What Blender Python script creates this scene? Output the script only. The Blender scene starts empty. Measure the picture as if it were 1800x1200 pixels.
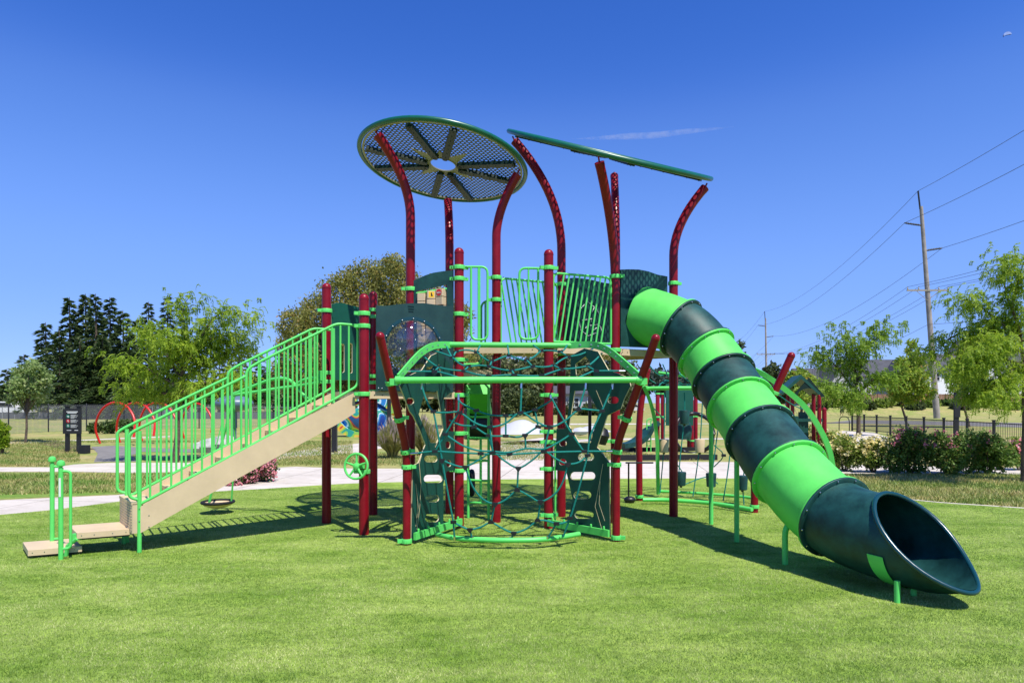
import bpy, math, random
import numpy as np
from mathutils import Vector, Matrix
from mathutils.geometry import tessellate_polygon
R = math.radians
S = bpy.context.scene
COL = S.collection

# ------------------------------------------------------------ camera, sky, sun
F, CX, HY, H = 1200.0, 900.0, 708.0, 1.68      # focal length and horizon of the photograph, eye height
cam = bpy.data.cameras.new('camera'); cam_o = bpy.data.objects.new('camera', cam); COL.objects.link(cam_o)
cam.sensor_width = 36; cam.lens = 24; cam.shift_y = 0.06; cam.clip_end = 20000; cam.clip_start = 0.05
cam_o.location = (0, 0, H); cam_o.rotation_euler = (R(90), 0, 0)
S.camera = cam_o
SUNV = Vector((0.31, -0.47, 1.0)).normalized()
sun = bpy.data.lights.new('sun', 'SUN'); sun_o = bpy.data.objects.new('sun', sun); COL.objects.link(sun_o)
sun.energy = 5.0; sun.angle = R(0.53); sun.color = (1.0, 0.945, 0.85)
sun_o.rotation_euler = SUNV.to_track_quat('Z', 'Y').to_euler()
w = bpy.data.worlds.new('World'); S.world = w; w.use_nodes = True
nt = w.node_tree; nt.nodes.clear()
sky = nt.nodes.new('ShaderNodeTexSky'); sky.sky_type = 'NISHITA'; sky.sun_disc = False
sky.sun_elevation = math.asin(SUNV.z); sky.sun_rotation = math.atan2(SUNV.x, SUNV.y)
sky.altitude = 100; sky.air_density = 1.0; sky.dust_density = 0.0; sky.ozone_density = 4.5
bg = nt.nodes.new('ShaderNodeBackground'); bg.inputs[1].default_value = 0.15
# tone the physical sky to the deep polarised blue of the day: scale to 0..1, one curve per channel, scale back
hs = nt.nodes.new('ShaderNodeRGBCurve'); k0 = nt.nodes.new('ShaderNodeVectorMath'); k0.operation = 'SCALE'; k0.inputs[3].default_value = 0.15
k1 = nt.nodes.new('ShaderNodeVectorMath'); k1.operation = 'SCALE'; k1.inputs[3].default_value = 1/0.15
for ch, pts in ((0, ((0, 0), (.065, .037), (.091, .083), (.171, .152), (.305, .195), (1, .34))), (1, ((0, 0), (.209, .130), (.271, .210), (.429, .315), (.631, .372), (1, .46))), (2, ((0, 0), (.503, .50), (.617, .64), (.838, .80), (1, .86)))):
    cv = hs.mapping.curves[ch]
    while len(cv.points) < len(pts): cv.points.new(0.5, 0.5)
    for p_, (x_, y_) in zip(sorted(cv.points, key=lambda q_: q_.location[0]), pts): p_.location = (x_, y_); p_.handle_type = 'AUTO_CLAMPED'
hs.mapping.update()
wo = nt.nodes.new('ShaderNodeOutputWorld')
s0 = nt.nodes.new('ShaderNodeHueSaturation'); s0.inputs['Saturation'].default_value = 1.22; nt.links.new(sky.outputs[0], s0.inputs['Color']); nt.links.new(s0.outputs[0], k0.inputs[0]); nt.links.new(k0.outputs[0], hs.inputs['Color']); nt.links.new(hs.outputs[0], k1.inputs[0]); nt.links.new(k1.outputs[0], bg.inputs[0]); nt.links.new(bg.outputs[0], wo.inputs[0])
S.view_settings.view_transform = 'Standard'; S.view_settings.look = 'None'
S.view_settings.exposure = 0.36; S.view_settings.gamma = 1
S.cycles.max_bounces = 8; S.cycles.transparent_max_bounces = 16; S.cycles.use_denoising = True
S.cycles.caustics_reflective = False; S.cycles.caustics_refractive = False

rng = np.random.default_rng(7); random.seed(7)

# ------------------------------------------------------------ placing
def W(px, py, Y): return Vector(((px-CX)/F*Y, Y, H-(py-HY)/F*Y))
def G(px, py, z=0.0):
    Y = F*(H-z)/(py-HY); return Vector(((px-CX)/F*Y, Y, z))
def VP(px, py, A, B):
    """the point of the vertical plane through A, B that is seen at px, py"""
    k = (px-CX)/F; dx, dy = B[0]-A[0], B[1]-A[1]
    # A.x + t dx = k (A.y + t dy)
    t = (k*A[1]-A[0])/(dx-k*dy); Y = A[1]+t*dy
    return Vector((A[0]+t*dx, Y, H-(py-HY)/F*Y)), t
def zat(py, Y): return H-(py-HY)/F*Y

# ------------------------------------------------------------ materials
def mat(name, col, rough=0.5, spec=0.5, metal=0.0, var=0.0, vscale=6.0, bump=0.0, bscale=60.0, col2=None, trans=0.0, dust=0.0, coat=0.0):
    m = bpy.data.materials.new(name); m.use_nodes = True
    t = m.node_tree; b = t.nodes['Principled BSDF']
    b.inputs['Base Color'].default_value = (*col, 1); b.inputs['Roughness'].default_value = rough
    b.inputs['Specular IOR Level'].default_value = spec; b.inputs['Metallic'].default_value = metal
    if coat: b.inputs['Coat Weight'].default_value = coat; b.inputs['Coat Roughness'].default_value = 0.15
    tc = t.nodes.new('ShaderNodeTexCoord')
    if var or col2 or dust:
        n = t.nodes.new('ShaderNodeTexNoise'); n.inputs['Scale'].default_value = vscale; n.inputs['Detail'].default_value = 6; n.inputs['Roughness'].default_value = 0.65
        t.links.new(tc.outputs['Object'], n.inputs['Vector'])
        r = t.nodes.new('ShaderNodeValToRGB')
        c2 = col2 or tuple(min(1, c*(1+var)+0.01*var) for c in col); c1 = col if col2 else tuple(c*(1-var) for c in col)
        r.color_ramp.elements[0].position = 0.32; r.color_ramp.elements[1].position = 0.68
        r.color_ramp.elements[0].color = (*c1, 1); r.color_ramp.elements[1].color = (*c2, 1)
        t.links.new(n.outputs['Fac'], r.inputs[0]); t.links.new(r.outputs[0], b.inputs['Base Color'])
        mr = t.nodes.new('ShaderNodeMapRange'); mr.inputs[3].default_value = max(0.03, rough-0.08); mr.inputs[4].default_value = min(1, rough+0.1)
        t.links.new(n.outputs['Fac'], mr.inputs[0]); t.links.new(mr.outputs[0], b.inputs['Roughness'])
    if bump:
        n2 = t.nodes.new('ShaderNodeTexNoise'); n2.inputs['Scale'].default_value = bscale; n2.inputs['Detail'].default_value = 4
        t.links.new(tc.outputs['Object'], n2.inputs['Vector'])
        bp = t.nodes.new('ShaderNodeBump'); bp.inputs['Strength'].default_value = bump; bp.inputs['Distance'].default_value = 0.01
        t.links.new(n2.outputs['Fac'], bp.inputs['Height']); t.links.new(bp.outputs[0], b.inputs['Normal'])
    return m

def foliage_mat(name, c1, c2, c3=None, transl=0.35, rough=0.55):
    m = bpy.data.materials.new(name); m.use_nodes = True
    t = m.node_tree; t.nodes.clear()
    o = t.nodes.new('ShaderNodeOutputMaterial'); g = t.nodes.new('ShaderNodeNewGeometry'); r = t.nodes.new('ShaderNodeValToRGB')
    r.color_ramp.elements[0].color = (*c1, 1); r.color_ramp.elements[1].color = (*c2, 1)
    if c3: e = r.color_ramp.elements.new(0.9); e.color = (*c2, 1); r.color_ramp.elements[-1].color = (*c3, 1)
    t.links.new(g.outputs['Random Per Island'], r.inputs[0])
    b = t.nodes.new('ShaderNodeBsdfPrincipled'); b.inputs['Roughness'].default_value = rough; b.inputs['Specular IOR Level'].default_value = 0.35
    tr = t.nodes.new('ShaderNodeBsdfTranslucent'); mx = t.nodes.new('ShaderNodeMixShader'); mx.inputs[0].default_value = transl
    t.links.new(r.outputs[0], b.inputs['Base Color']); t.links.new(r.outputs[0], tr.inputs[0])
    t.links.new(b.outputs[0], mx.inputs[1]); t.links.new(tr.outputs[0], mx.inputs[2]); t.links.new(mx.outputs[0], o.inputs[0])
    return m

def perforated_mat(name, col, pitch, hole, rough=0.5):
    """coated sheet metal punched with round holes in staggered rows (object x, y)"""
    m = mat(name, col, rough, var=0.06); t = m.node_tree; b = t.nodes['Principled BSDF']; out = t.nodes['Material Output']
    tc = t.nodes.new('ShaderNodeTexCoord'); sep = t.nodes.new('ShaderNodeSeparateXYZ'); t.links.new(tc.outputs['Object'], sep.inputs[0])
    def mth(op, a, bb=None):
        n = t.nodes.new('ShaderNodeMath'); n.operation = op
        for i, v in enumerate((a, bb)):
            if v is None: continue
            if isinstance(v, (int, float)): n.inputs[i].default_value = v
            else: t.links.new(v, n.inputs[i])
        return n.outputs[0]
    def dist(ox, oy):
        x = mth('SUBTRACT', mth('FRACT', mth('ADD', mth('DIVIDE', sep.outputs[0], pitch), 100+ox)), 0.5)
        y = mth('SUBTRACT', mth('FRACT', mth('ADD', mth('DIVIDE', sep.outputs[1], pitch*1.732), 100+oy)), 0.5)
        y = mth('MULTIPLY', y, 1.732)
        return mth('SQRT', mth('ADD', mth('MULTIPLY', x, x), mth('MULTIPLY', y, y)))
    d = mth('MINIMUM', dist(0, 0), dist(0.5, 0.5)); fac = mth('LESS_THAN', d, hole/pitch)
    tr = t.nodes.new('ShaderNodeBsdfTransparent'); mx = t.nodes.new('ShaderNodeMixShader')
    t.links.new(fac, mx.inputs[0]); t.links.new(b.outputs[0], mx.inputs[1]); t.links.new(tr.outputs[0], mx.inputs[2]); t.links.new(mx.outputs[0], out.inputs[0])
    return m

M = {}
M['red'] = mat('burgundy_paint', (0.215, 0.002, 0.011), 0.38, 0.28, var=0.16, vscale=7, coat=0.08)
M['lime'] = mat('lime_paint', (0.11, 0.63, 0.13), 0.38, 0.45, var=0.06, vscale=4)
M['limeplastic'] = mat('lime_plastic', (0.105, 0.62, 0.10), 0.5, 0.4, var=0.09, vscale=3.4, bump=0.04, bscale=35)
M['dgplastic'] = mat('dark_green_plastic', (0.005, 0.050, 0.045), 0.5, 0.4, var=0.5, vscale=4.2, bump=0.05, bscale=35)
M['dglip'] = mat('dark_green_rim', (0.004, 0.045, 0.055), 0.25, 0.6)
M['dgboard'] = mat('dark_green_board', (0.004, 0.060, 0.044), 0.5, 0.4, var=0.15, vscale=5, bump=0.15, bscale=220)
M['greyboard'] = mat('grey_green_board', (0.006, 0.040, 0.038), 0.42, 0.5, var=0.2, vscale=5, bump=0.15, bscale=220)
M['greenboard'] = mat('mid_green_board', (0.004, 0.085, 0.055), 0.5, 0.4, var=0.12, vscale=5)
M['roofgreen'] = mat('green_rim_paint', (0.004, 0.105, 0.06), 0.3, 0.5, var=0.1)
M['roofdark'] = mat('dark_green_beam', (0.001, 0.016, 0.010), 0.45, 0.4)
M['tan'] = mat('tan_vinyl', (0.60, 0.46, 0.29), 0.55, 0.4, var=0.06, vscale=5, bump=0.05, bscale=90)
M['tanedge'] = mat('tan_board_core', (0.58, 0.50, 0.31), 0.6)
M['tanstar'] = mat('tan_plate', (0.30, 0.27, 0.21), 0.5)
M['rope'] = mat('teal_rope', (0.005, 0.20, 0.17), 0.75, 0.3, var=0.35, vscale=160, bump=0.6, bscale=220)
M['black'] = mat('black_plastic', (0.010, 0.010, 0.013), 0.4, 0.5)
M['rubber'] = mat('black_rubber', (0.014, 0.015, 0.018), 0.7, 0.3, var=0.2)
M['steel'] = mat('stainless_bolts', (0.6, 0.6, 0.62), 0.25, 0.5, metal=1.0)
M['perf_roof'] = perforated_mat('perforated_roof_sheet', (0.075, 0.085, 0.065), 0.060, 0.0205)
M['perf_deck'] = perforated_mat('perforated_deck_sheet', (0.42, 0.33, 0.22), 0.030, 0.0085)
M['white'] = mat('white_paint', (0.75, 0.75, 0.74), 0.5)
M['blackmetal'] = mat('black_metal', (0.012, 0.012, 0.014), 0.45, 0.5)
M['redhoop'] = mat('scarlet_paint', (0.62, 0.015, 0.012), 0.3, 0.5)
M['concrete'] = mat('concrete', (0.58, 0.53, 0.46), 0.85, 0.2, var=0.09, vscale=0.9, bump=0.25, bscale=40)
def joints(m, w, h):
    t = m.node_tree; b = t.nodes['Principled BSDF']; src = b.inputs['Base Color'].links[0].from_socket; tc = t.nodes.new('ShaderNodeTexCoord'); mp = t.nodes.new('ShaderNodeMapping'); mp.inputs['Rotation'].default_value = (0, 0, 0.14)
    br = t.nodes.new('ShaderNodeTexBrick'); br.offset = 0; br.inputs['Scale'].default_value = 1; br.inputs['Brick Width'].default_value = w; br.inputs['Row Height'].default_value = h; br.inputs['Mortar Size'].default_value = 0.012; br.inputs['Color1'].default_value = (1, 1, 1, 1); br.inputs['Color2'].default_value = (.93, .93, .94, 1); br.inputs['Mortar'].default_value = (.42, .40, .38, 1)
    t.links.new(tc.outputs['Object'], mp.inputs[0]); t.links.new(mp.outputs[0], br.inputs['Vector']); mx = t.nodes.new('ShaderNodeMixRGB'); mx.blend_type = 'MULTIPLY'; mx.inputs[0].default_value = 1; t.links.new(src, mx.inputs[1]); t.links.new(br.outputs[0], mx.inputs[2])
    n = t.nodes.new('ShaderNodeTexNoise'); n.inputs['Scale'].default_value = 3.1; n.inputs['Detail'].default_value = 7; n.inputs['Roughness'].default_value = .7; t.links.new(tc.outputs['Object'], n.inputs['Vector']); r = t.nodes.new('ShaderNodeValToRGB'); r.color_ramp.elements[0].position = .3; r.color_ramp.elements[1].position = .5; r.color_ramp.elements[0].color = (.8, .78, .74, 1); r.color_ramp.elements[1].color = (1, 1, 1, 1); t.links.new(n.outputs['Fac'], r.inputs[0])
    m2 = t.nodes.new('ShaderNodeMixRGB'); m2.blend_type = 'MULTIPLY'; m2.inputs[0].default_value = 1; t.links.new(mx.outputs[0], m2.inputs[1]); t.links.new(r.outputs[0], m2.inputs[2]); t.links.new(m2.outputs[0], b.inputs['Base Color'])
joints(M['concrete'], 2.4, 1.5)
M['asphalt'] = mat('asphalt', (0.20, 0.19, 0.175), 0.9, 0.2, var=0.2, vscale=3)
M['bark'] = mat('bark', (0.11, 0.085, 0.065), 0.9, 0.1, var=0.4, vscale=14, bump=0.8, bscale=25)
M['polewood'] = mat('weathered_pole_wood', (0.30, 0.27, 0.245), 0.85, 0.15, var=0.25, vscale=1.5, bump=0.6, bscale=12)
M['galv'] = mat('galvanised', (0.36, 0.37, 0.38), 0.45, metal=0.5)
M['glass'] = mat('clear_bubble', (0.9, 0.92, 0.93), 0.03, 0.5)

def glassy():
    m = M['glass']; t = m.node_tree; out = t.nodes['Material Output']
    gl = t.nodes.new('ShaderNodeBsdfGlossy'); gl.inputs['Roughness'].default_value = 0.04
    tr = t.nodes.new('ShaderNodeBsdfTransparent'); tr.inputs[0].default_value = (0.90, 0.91, 0.92, 1)
    lw = t.nodes.new('ShaderNodeLayerWeight'); lw.inputs[0].default_value = 0.35
    mr = t.nodes.new('ShaderNodeMapRange'); mr.inputs[3].default_value = 0.05; mr.inputs[4].default_value = 0.42
    t.links.new(lw.outputs['Fresnel'], mr.inputs[0])
    mx = t.nodes.new('ShaderNodeMixShader'); t.links.new(mr.outputs[0], mx.inputs[0])
    t.links.new(tr.outputs[0], mx.inputs[1]); t.links.new(gl.outputs[0], mx.inputs[2]); t.links.new(mx.outputs[0], out.inputs[0])
glassy()

# ------------------------------------------------------------ mesh helpers
class MB:
    def __init__(s): s.v = []; s.f = []; s.mi = []; s.cur = 0
    def add(s, vs, fs):
        o = len(s.v); s.v += [tuple(p) for p in vs]
        for f in fs: s.f.append(tuple(i+o for i in f)); s.mi.append(s.cur)
    def box(s, c, size, rot=None):
        c = Vector(c); hx, hy, hz = size[0]/2, size[1]/2, size[2]/2; b = min(hx, hy, hz)*0.18
        vs = []                                    # a box with its long edges chamfered
        for z in (-hz, hz):
            for x, y in ((-hx+b, -hy), (hx-b, -hy), (hx, -hy+b), (hx, hy-b), (hx-b, hy), (-hx+b, hy), (-hx, hy-b), (-hx, -hy+b)):
                p = Vector((x, y, z)); vs.append(c+(rot @ p if rot else p))
        fs = [tuple(range(7, -1, -1)), tuple(range(8, 16))]+[(i, (i+1) % 8, 8+(i+1) % 8, 8+i) for i in range(8)]
        s.add(vs, fs); return s
    def tube(s, pts, r, n=10, caps=True, closed=False, flat=None):
        """sweep a circle (or a flat bar flat=(w,h,up)) along pts"""
        pts = [Vector(p) for p in pts]; N = len(pts); rs = r if isinstance(r, (list, tuple)) else [r]*N
        tan = []
        for i in range(N):
            a = pts[(i-1) % N] if (closed or i > 0) else pts[i]; b = pts[(i+1) % N] if (closed or i < N-1) else pts[i]
            d = (b-a); tan.append(d.normalized() if d.length > 1e-9 else Vector((0, 0, 1)))
        up = Vector((0, 0, 1)) if abs(tan[0].z) < 0.9 else Vector((0, 1, 0))
        u = (up-tan[0]*up.dot(tan[0])).normalized(); base = len(s.v); vs = []; fs = []
        for i in range(N):
            if i: u = (u-tan[i]*u.dot(tan[i])).normalized()
            w_ = tan[i].cross(u)
            if flat:
                fw, fh, fu = flat; fu = Vector(fu); fu = (fu-tan[i]*fu.dot(tan[i])).normalized(); fv = tan[i].cross(fu)
                for a, b in ((-1, -1), (1, -1), (1, 1), (-1, 1)): vs.append(pts[i]+fv*(a*fw/2)+fu*(b*fh/2))
            else:
                for k in range(n): a = 2*math.pi*k/n; vs.append(pts[i]+(u*math.cos(a)+w_*math.sin(a))*rs[i])
        if flat: n = 4
        for i in range(N if closed else N-1):
            j = (i+1) % N
            for k in range(n): fs.append((i*n+k, i*n+(k+1) % n, j*n+(k+1) % n, j*n+k))
        if caps and not closed: fs.append(tuple(range(n-1, -1, -1))); fs.append(tuple((N-1)*n+k for k in range(n)))
        s.add(vs, fs); return s
    def lathe(s, c, prof, n=20, axis=None):
        c = Vector(c); q = Vector(axis).normalized().to_track_quat('Z', 'Y') if axis else None; vs = []; fs = []
        for r_, z in prof:
            for k in range(n):
                a = 2*math.pi*k/n; p = Vector((r_*math.cos(a), r_*math.sin(a), z)); vs.append(c+(q @ p if q else p))
        for i in range(len(prof)-1):
            for k in range(n): fs.append((i*n+k, i*n+(k+1) % n, (i+1)*n+(k+1) % n, (i+1)*n+k))
        if prof[0][0] > 1e-5: fs.append(tuple(range(n-1, -1, -1)))
        if prof[-1][0] > 1e-5: fs.append(tuple((len(prof)-1)*n+k for k in range(n)))
        s.add(vs, fs); return s
    def ball(s, c, r, n=12, sc=(1, 1, 1)):
        vs = []; fs = []; m = max(4, n//2)
        for i in range(m+1):
            t = math.pi*i/m
            for k in range(n): a = 2*math.pi*k/n; vs.append((c[0]+r*sc[0]*math.sin(t)*math.cos(a), c[1]+r*sc[1]*math.sin(t)*math.sin(a), c[2]-r*sc[2]*math.cos(t)))
        for i in range(m):
            for k in range(n): fs.append((i*n+k, i*n+(k+1) % n, (i+1)*n+(k+1) % n, (i+1)*n+k))
        s.add(vs, fs); return s
    def board(s, outer, holes, tomap, thick, nrm, edge_i=None):
        """a flat board: outline and holes in 2-D, tomap(u, v) -> 3-D, thickness along nrm"""
        loops = [outer]+holes; tri = tessellate_polygon([[Vector((p[0], p[1], 0)) for p in l] for l in loops])
        flat = [p for l in loops for p in l]; P = [Vector(tomap(*p)) for p in flat]; nrm = Vector(nrm).normalized()*thick/2; n = len(P)
        keep = s.cur
        s.add([p+nrm for p in P]+[p-nrm for p in P], [tuple(t) for t in tri]+[(t[2]+n, t[1]+n, t[0]+n) for t in tri])
        if edge_i is not None: s.cur = edge_i
        o = 0
        for l in loops:
            k = len(l); vs = [P[o+i]+nrm for i in range(k)]+[P[o+i]-nrm for i in range(k)]
            s.add(vs, [(i, (i+1) % k, k+(i+1) % k, k+i) for i in range(k)]); o += k
        s.cur = keep; return s
    def build(s, name, mats, parent=None, smooth=40, origin=None):
        me = bpy.data.meshes.new(name)
        o0 = Vector(origin) if origin is not None else None
        vs = [tuple(Vector(p)-o0) for p in s.v] if o0 is not None else s.v
        me.from_pydata(vs, [], s.f); mats = mats if isinstance(mats, (list, tuple)) else [mats]
        for m in mats: me.materials.append(M[m] if isinstance(m, str) else m)
        me.polygons.foreach_set('material_index', s.mi); me.validate()
        import bmesh
        b = bmesh.new(); b.from_mesh(me); bmesh.ops.recalc_face_normals(b, faces=b.faces); b.to_mesh(me); b.free()
        if smooth: me.polygons.foreach_set('use_smooth', [True]*len(me.polygons)); me.set_sharp_from_angle(angle=R(smooth))
        o = bpy.data.objects.new(name, me); COL.objects.link(o)
        if parent is not None: o.parent = parent; o.matrix_parent_inverse = wm(parent).inverted()
        if o0 is not None: o.location = o0
        return o
def wm(o):
    return ((wm(o.parent) @ o.matrix_parent_inverse) if o.parent else Matrix.Identity(4)) @ (Matrix.Translation(o.location) if o.rotation_mode == 'XYZ' and tuple(o.rotation_euler) == (0, 0, 0) else o.matrix_basis)
def quads(name, V, m, parent=None, tri=False):
    """V: (n,4,3) or (n,3,3) numpy array of separate leaves"""
    n, k = V.shape[:2]; me = bpy.data.meshes.new(name)
    me.vertices.add(n*k); me.vertices.foreach_set('co', V.reshape(-1).astype(np.float32))
    me.loops.add(n*k); me.loops.foreach_set('vertex_index', np.arange(n*k, dtype=np.int32))
    me.polygons.add(n); me.polygons.foreach_set('loop_start', np.arange(0, n*k, k, dtype=np.int32)); me.polygons.foreach_set('loop_total', np.full(n, k, dtype=np.int32))
    me.update(calc_edges=True); me.materials.append(M[m] if isinstance(m, str) else m)
    o = bpy.data.objects.new(name, me); COL.objects.link(o)
    if parent is not None: o.parent = parent; o.matrix_parent_inverse = wm(parent).inverted()
    return o
def tag(o, label=None, cat=None, group=None, kind=None):
    if label: o['label'] = label
    if cat: o['category'] = cat
    if group: o['group'] = group
    if kind: o['kind'] = kind
    return o
def empty(name, loc=(0, 0, 0)):
    o = bpy.data.objects.new(name, None); COL.objects.link(o); o.location = loc; o.empty_display_size = 0.2; return o
def bez(pts, n=8):
    """Catmull-Rom curve through pts"""
    P = [Vector(p) for p in pts]; out = []
    for i in range(len(P)-1):
        p0 = P[max(i-1, 0)]; p1 = P[i]; p2 = P[i+1]; p3 = P[min(i+2, len(P)-1)]
        for k in range(n):
            t = k/n; out.append(0.5*((2*p1)+(p2-p0)*t+(2*p0-5*p1+4*p2-p3)*t*t+(3*p1-p0-3*p2+p3)*t**3))
    out.append(P[-1]); return out
def rounded(pts, r, n=5):
    """polyline with its inner corners rounded"""
    P = [Vector(p) for p in pts]; out = [P[0]]
    for i in range(1, len(P)-1):
        a, b, c = P[i-1], P[i], P[i+1]; d1 = (a-b); d2 = (c-b); rr = min(r, d1.length*0.49, d2.length*0.49)
        p1 = b+d1.normalized()*rr; p2 = b+d2.normalized()*rr
        for k in range(n+1): t = k/n; out.append(p1*(1-t)**2+b*2*t*(1-t)+p2*t*t)
    out.append(P[-1]); return out
def ring_profile(rr, n): return [(math.cos(2*math.pi*k/n)*rr, math.sin(2*math.pi*k/n)*rr) for k in range(n)]

# ------------------------------------------------------------ ground
def ground_mat(name, dry, green, third, scale, bumpd=0.5, streak=False):
    m = bpy.data.materials.new(name); m.use_nodes = True; t = m.node_tree; b = t.nodes['Principled BSDF']; b.inputs['Roughness'].default_value = 0.9; b.inputs['Specular IOR Level'].default_value = 0.15
    tc = t.nodes.new('ShaderNodeTexCoord')
    def noise(sc, det=6, ro=0.6, stretch=None):
        n = t.nodes.new('ShaderNodeTexNoise'); n.inputs['Scale'].default_value = sc; n.inputs['Detail'].default_value = det; n.inputs['Roughness'].default_value = ro
        if stretch:
            mp = t.nodes.new('ShaderNodeMapping'); mp.inputs['Scale'].default_value = stretch; t.links.new(tc.outputs['Object'], mp.inputs[0]); t.links.new(mp.outputs[0], n.inputs['Vector'])
        else: t.links.new(tc.outputs['Object'], n.inputs['Vector'])
        return n.outputs['Fac']
    def ramp(x, a, bb, p0=0.35, p1=0.65):
        r = t.nodes.new('ShaderNodeValToRGB'); r.color_ramp.elements[0].position = p0; r.color_ramp.elements[1].position = p1
        r.color_ramp.elements[0].color = (*a, 1); r.color_ramp.elements[1].color = (*bb, 1); t.links.new(x, r.inputs[0]); return r.outputs[0]
    big = ramp(noise(scale, 5, 0.6, (1, 1.6, 1) if streak else None), dry, green)
    fine = ramp(noise(scale*14, 8, 0.75), (0.55, 0.55, 0.55), (1.5, 1.45, 1.4), 0.3, 0.7)
    mx = t.nodes.new('ShaderNodeMixRGB'); mx.blend_type = 'MULTIPLY'; mx.inputs[0].default_value = 1; t.links.new(big, mx.inputs[1]); t.links.new(fine, mx.inputs[2])
    if third:
        mx2 = t.nodes.new('ShaderNodeMixRGB'); t.links.new(ramp(noise(scale*2.7, 4), (0, 0, 0), (1, 1, 1), 0.55, 0.75), mx2.inputs[0]); t.links.new(mx.outputs[0], mx2.inputs[1]); mx2.inputs[2].default_value = (*third, 1); c = mx2.outputs[0]
    else: c = mx.outputs[0]
    t.links.new(c, b.inputs['Base Color'])
    bp = t.nodes.new('ShaderNodeBump'); bp.inputs['Strength'].default_value = bumpd; bp.inputs['Distance'].default_value = 0.03
    t.links.new(noise(scale*40, 6, 0.8), bp.inputs['Height']); t.links.new(bp.outputs[0], b.inputs['Normal'])
    return m
M['lawn'] = ground_mat('dry_lawn', (0.36, 0.31, 0.13), (0.20, 0.27, 0.06), (0.40, 0.33, 0.17), 0.35)
M['turf'] = ground_mat('artificial_turf', (0.15, 0.26, 0.030), (0.27, 0.38, 0.075), None, 0.75, 0.5, True)
M['greenlawn'] = ground_mat('green_lawn', (0.12, 0.24, 0.035), (0.24, 0.30, 0.07), (0.34, 0.29, 0.12), 0.6)

def sheet(name, pts, z, m, th=0.0):
    b = MB(); tri = tessellate_polygon([[Vector((p[0], p[1], 0)) for p in pts]]); 
    if th:
        b.board([(p[0], p[1]) for p in pts], [], lambda u, v: (u, v, z-th/2), th, (0, 0, 1))
    else: b.add([(p[0], p[1], z) for p in pts], [tuple(t) for t in tri])
    o = b.build(name, m, smooth=0); return tag(o, kind='structure')
def gp(l, z=0): return [tuple(G(x, y, z)[:2]) for x, y in l]
gb = MB(); 
# the lawn: one sheet to the horizon, rising to a low bank behind the right-hand fence
gx = np.array([-4000, -1200, -400, -200, -100, -60, -30, 0, 15, 25, 32, 38, 44, 50, 54, 58, 66, 76, 90, 120, 200, 400, 1200, 4000.]); gy = np.array([-200, -20, 0, 10, 20, 30, 40, 46, 52, 58, 66, 76, 84, 88, 90, 92, 94, 96, 98, 104, 110, 140, 200, 400, 1200, 4000.])
def bank(x, y):
    def sm(t): t = min(1, max(0, t)); return t*t*(3-2*t)
    return 1.25*sm((y-88)/10)*sm((x-20)/14)
vs = [(x, y, bank(x, y)) for y in gy for x in gx]; nx = len(gx)
gb.add(vs, [(j*nx+i, j*nx+i+1, (j+1)*nx+i+1, (j+1)*nx+i) for j in range(len(gy)-1) for i in range(nx-1)])
tag(gb.build('lawn', 'lawn', smooth=80), kind='structure')
turf_edge_px = [(-600, 955), (0, 905), (120, 893), (230, 879), (350, 866), (470, 859), (560, 853), (640, 849), (760, 846), (850, 843), (1000, 842), (1260, 841), (1330, 843), (1400, 851), (1500, 864), (1620, 881), (1800, 894), (2400, 935)]
te = bez([(*p, 0) for p in gp(turf_edge_px)], 4); turf_poly = [(p.x, p.y) for p in te]+[(14, 0.5), (14, -6), (-14, -6), (-14, 0.5)]
sheet('artificial_turf', turf_poly, 0.008, 'turf')
k = MB(); k.tube([(p.x, p.y+0.02, 0.004) for p in te if p.x > 1.5], 0.016, 6); tag(k.build('turf_edging', 'concrete'), kind='structure')
plaza = [(-300, 925), (0, 879), (110, 874), (205, 870), (260, 864), (330, 852), (395, 836), (440, 824), (520, 820), (600, 823), (800, 824), (850, 812), (872, 790), (885, 778), (960, 768), (985, 772), (1000, 790), (1040, 803), (1090, 811), (1300, 812), (1450, 816), (1800, 822), (2300, 830), (2300, 858), (1800, 834), (1460, 832), (1400, 846), (1300, 850), (1200, 850), (900, 850), (700, 856), (560, 862), (470, 868), (350, 875), (230, 890), (120, 903), (0, 917), (-300, 950)]
sheet('concrete_path', gp(plaza), 0.004, 'concrete')
up = [(-300, 826), (0, 821), (95, 821), (130, 816), (200, 813), (330, 813), (420, 808), (480, 800), (560, 786), (640, 778), (700, 772), (760, 772), (700, 782), (630, 796), (540, 801), (500, 806), (420, 816), (400, 822), (330, 829), (230, 831), (130, 829), (0, 829), (-300, 835)]
sheet('concrete_path', gp(up), 0.004, 'concrete')
sheet('grass_verge', gp([(-300, 836), (0, 830), (130, 830), (230, 832), (330, 830), (395, 829), (330, 850), (260, 862), (205, 868), (110, 872), (0, 877), (-300, 922)]), 0.002, 'greenlawn')
sheet('asphalt_path', gp([(165, 812), (240, 811), (232, 800), (250, 794), (330, 795), (400, 797), (400, 792), (330, 789), (240, 786), (200, 783), (160, 785), (172, 797)]), 0.006, 'asphalt')
sheet('concrete_kerb', gp([(-100, 779), (60, 776), (180, 771), (300, 766), (300, 767.6), (180, 772.8), (60, 778), (-100, 781)]), 0.004, 'concrete')
sheet('concrete_path', gp([(860, 776), (1100, 770), (1300, 770), (1300, 772), (1100, 773), (900, 782)]), 0.004, 'concrete')
sheet('asphalt_path', gp([(1440, 744), (1500, 738), (1640, 740), (1900, 745), (2300, 752), (2300, 764), (1900, 754), (1650, 747), (1500, 744)]), 0.006, 'asphalt')
sheet('concrete_path', gp([(1462, 765), (1480, 757), (1535, 760), (1560, 768), (1560, 780), (1462, 776)]), 0.005, 'concrete')
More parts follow.
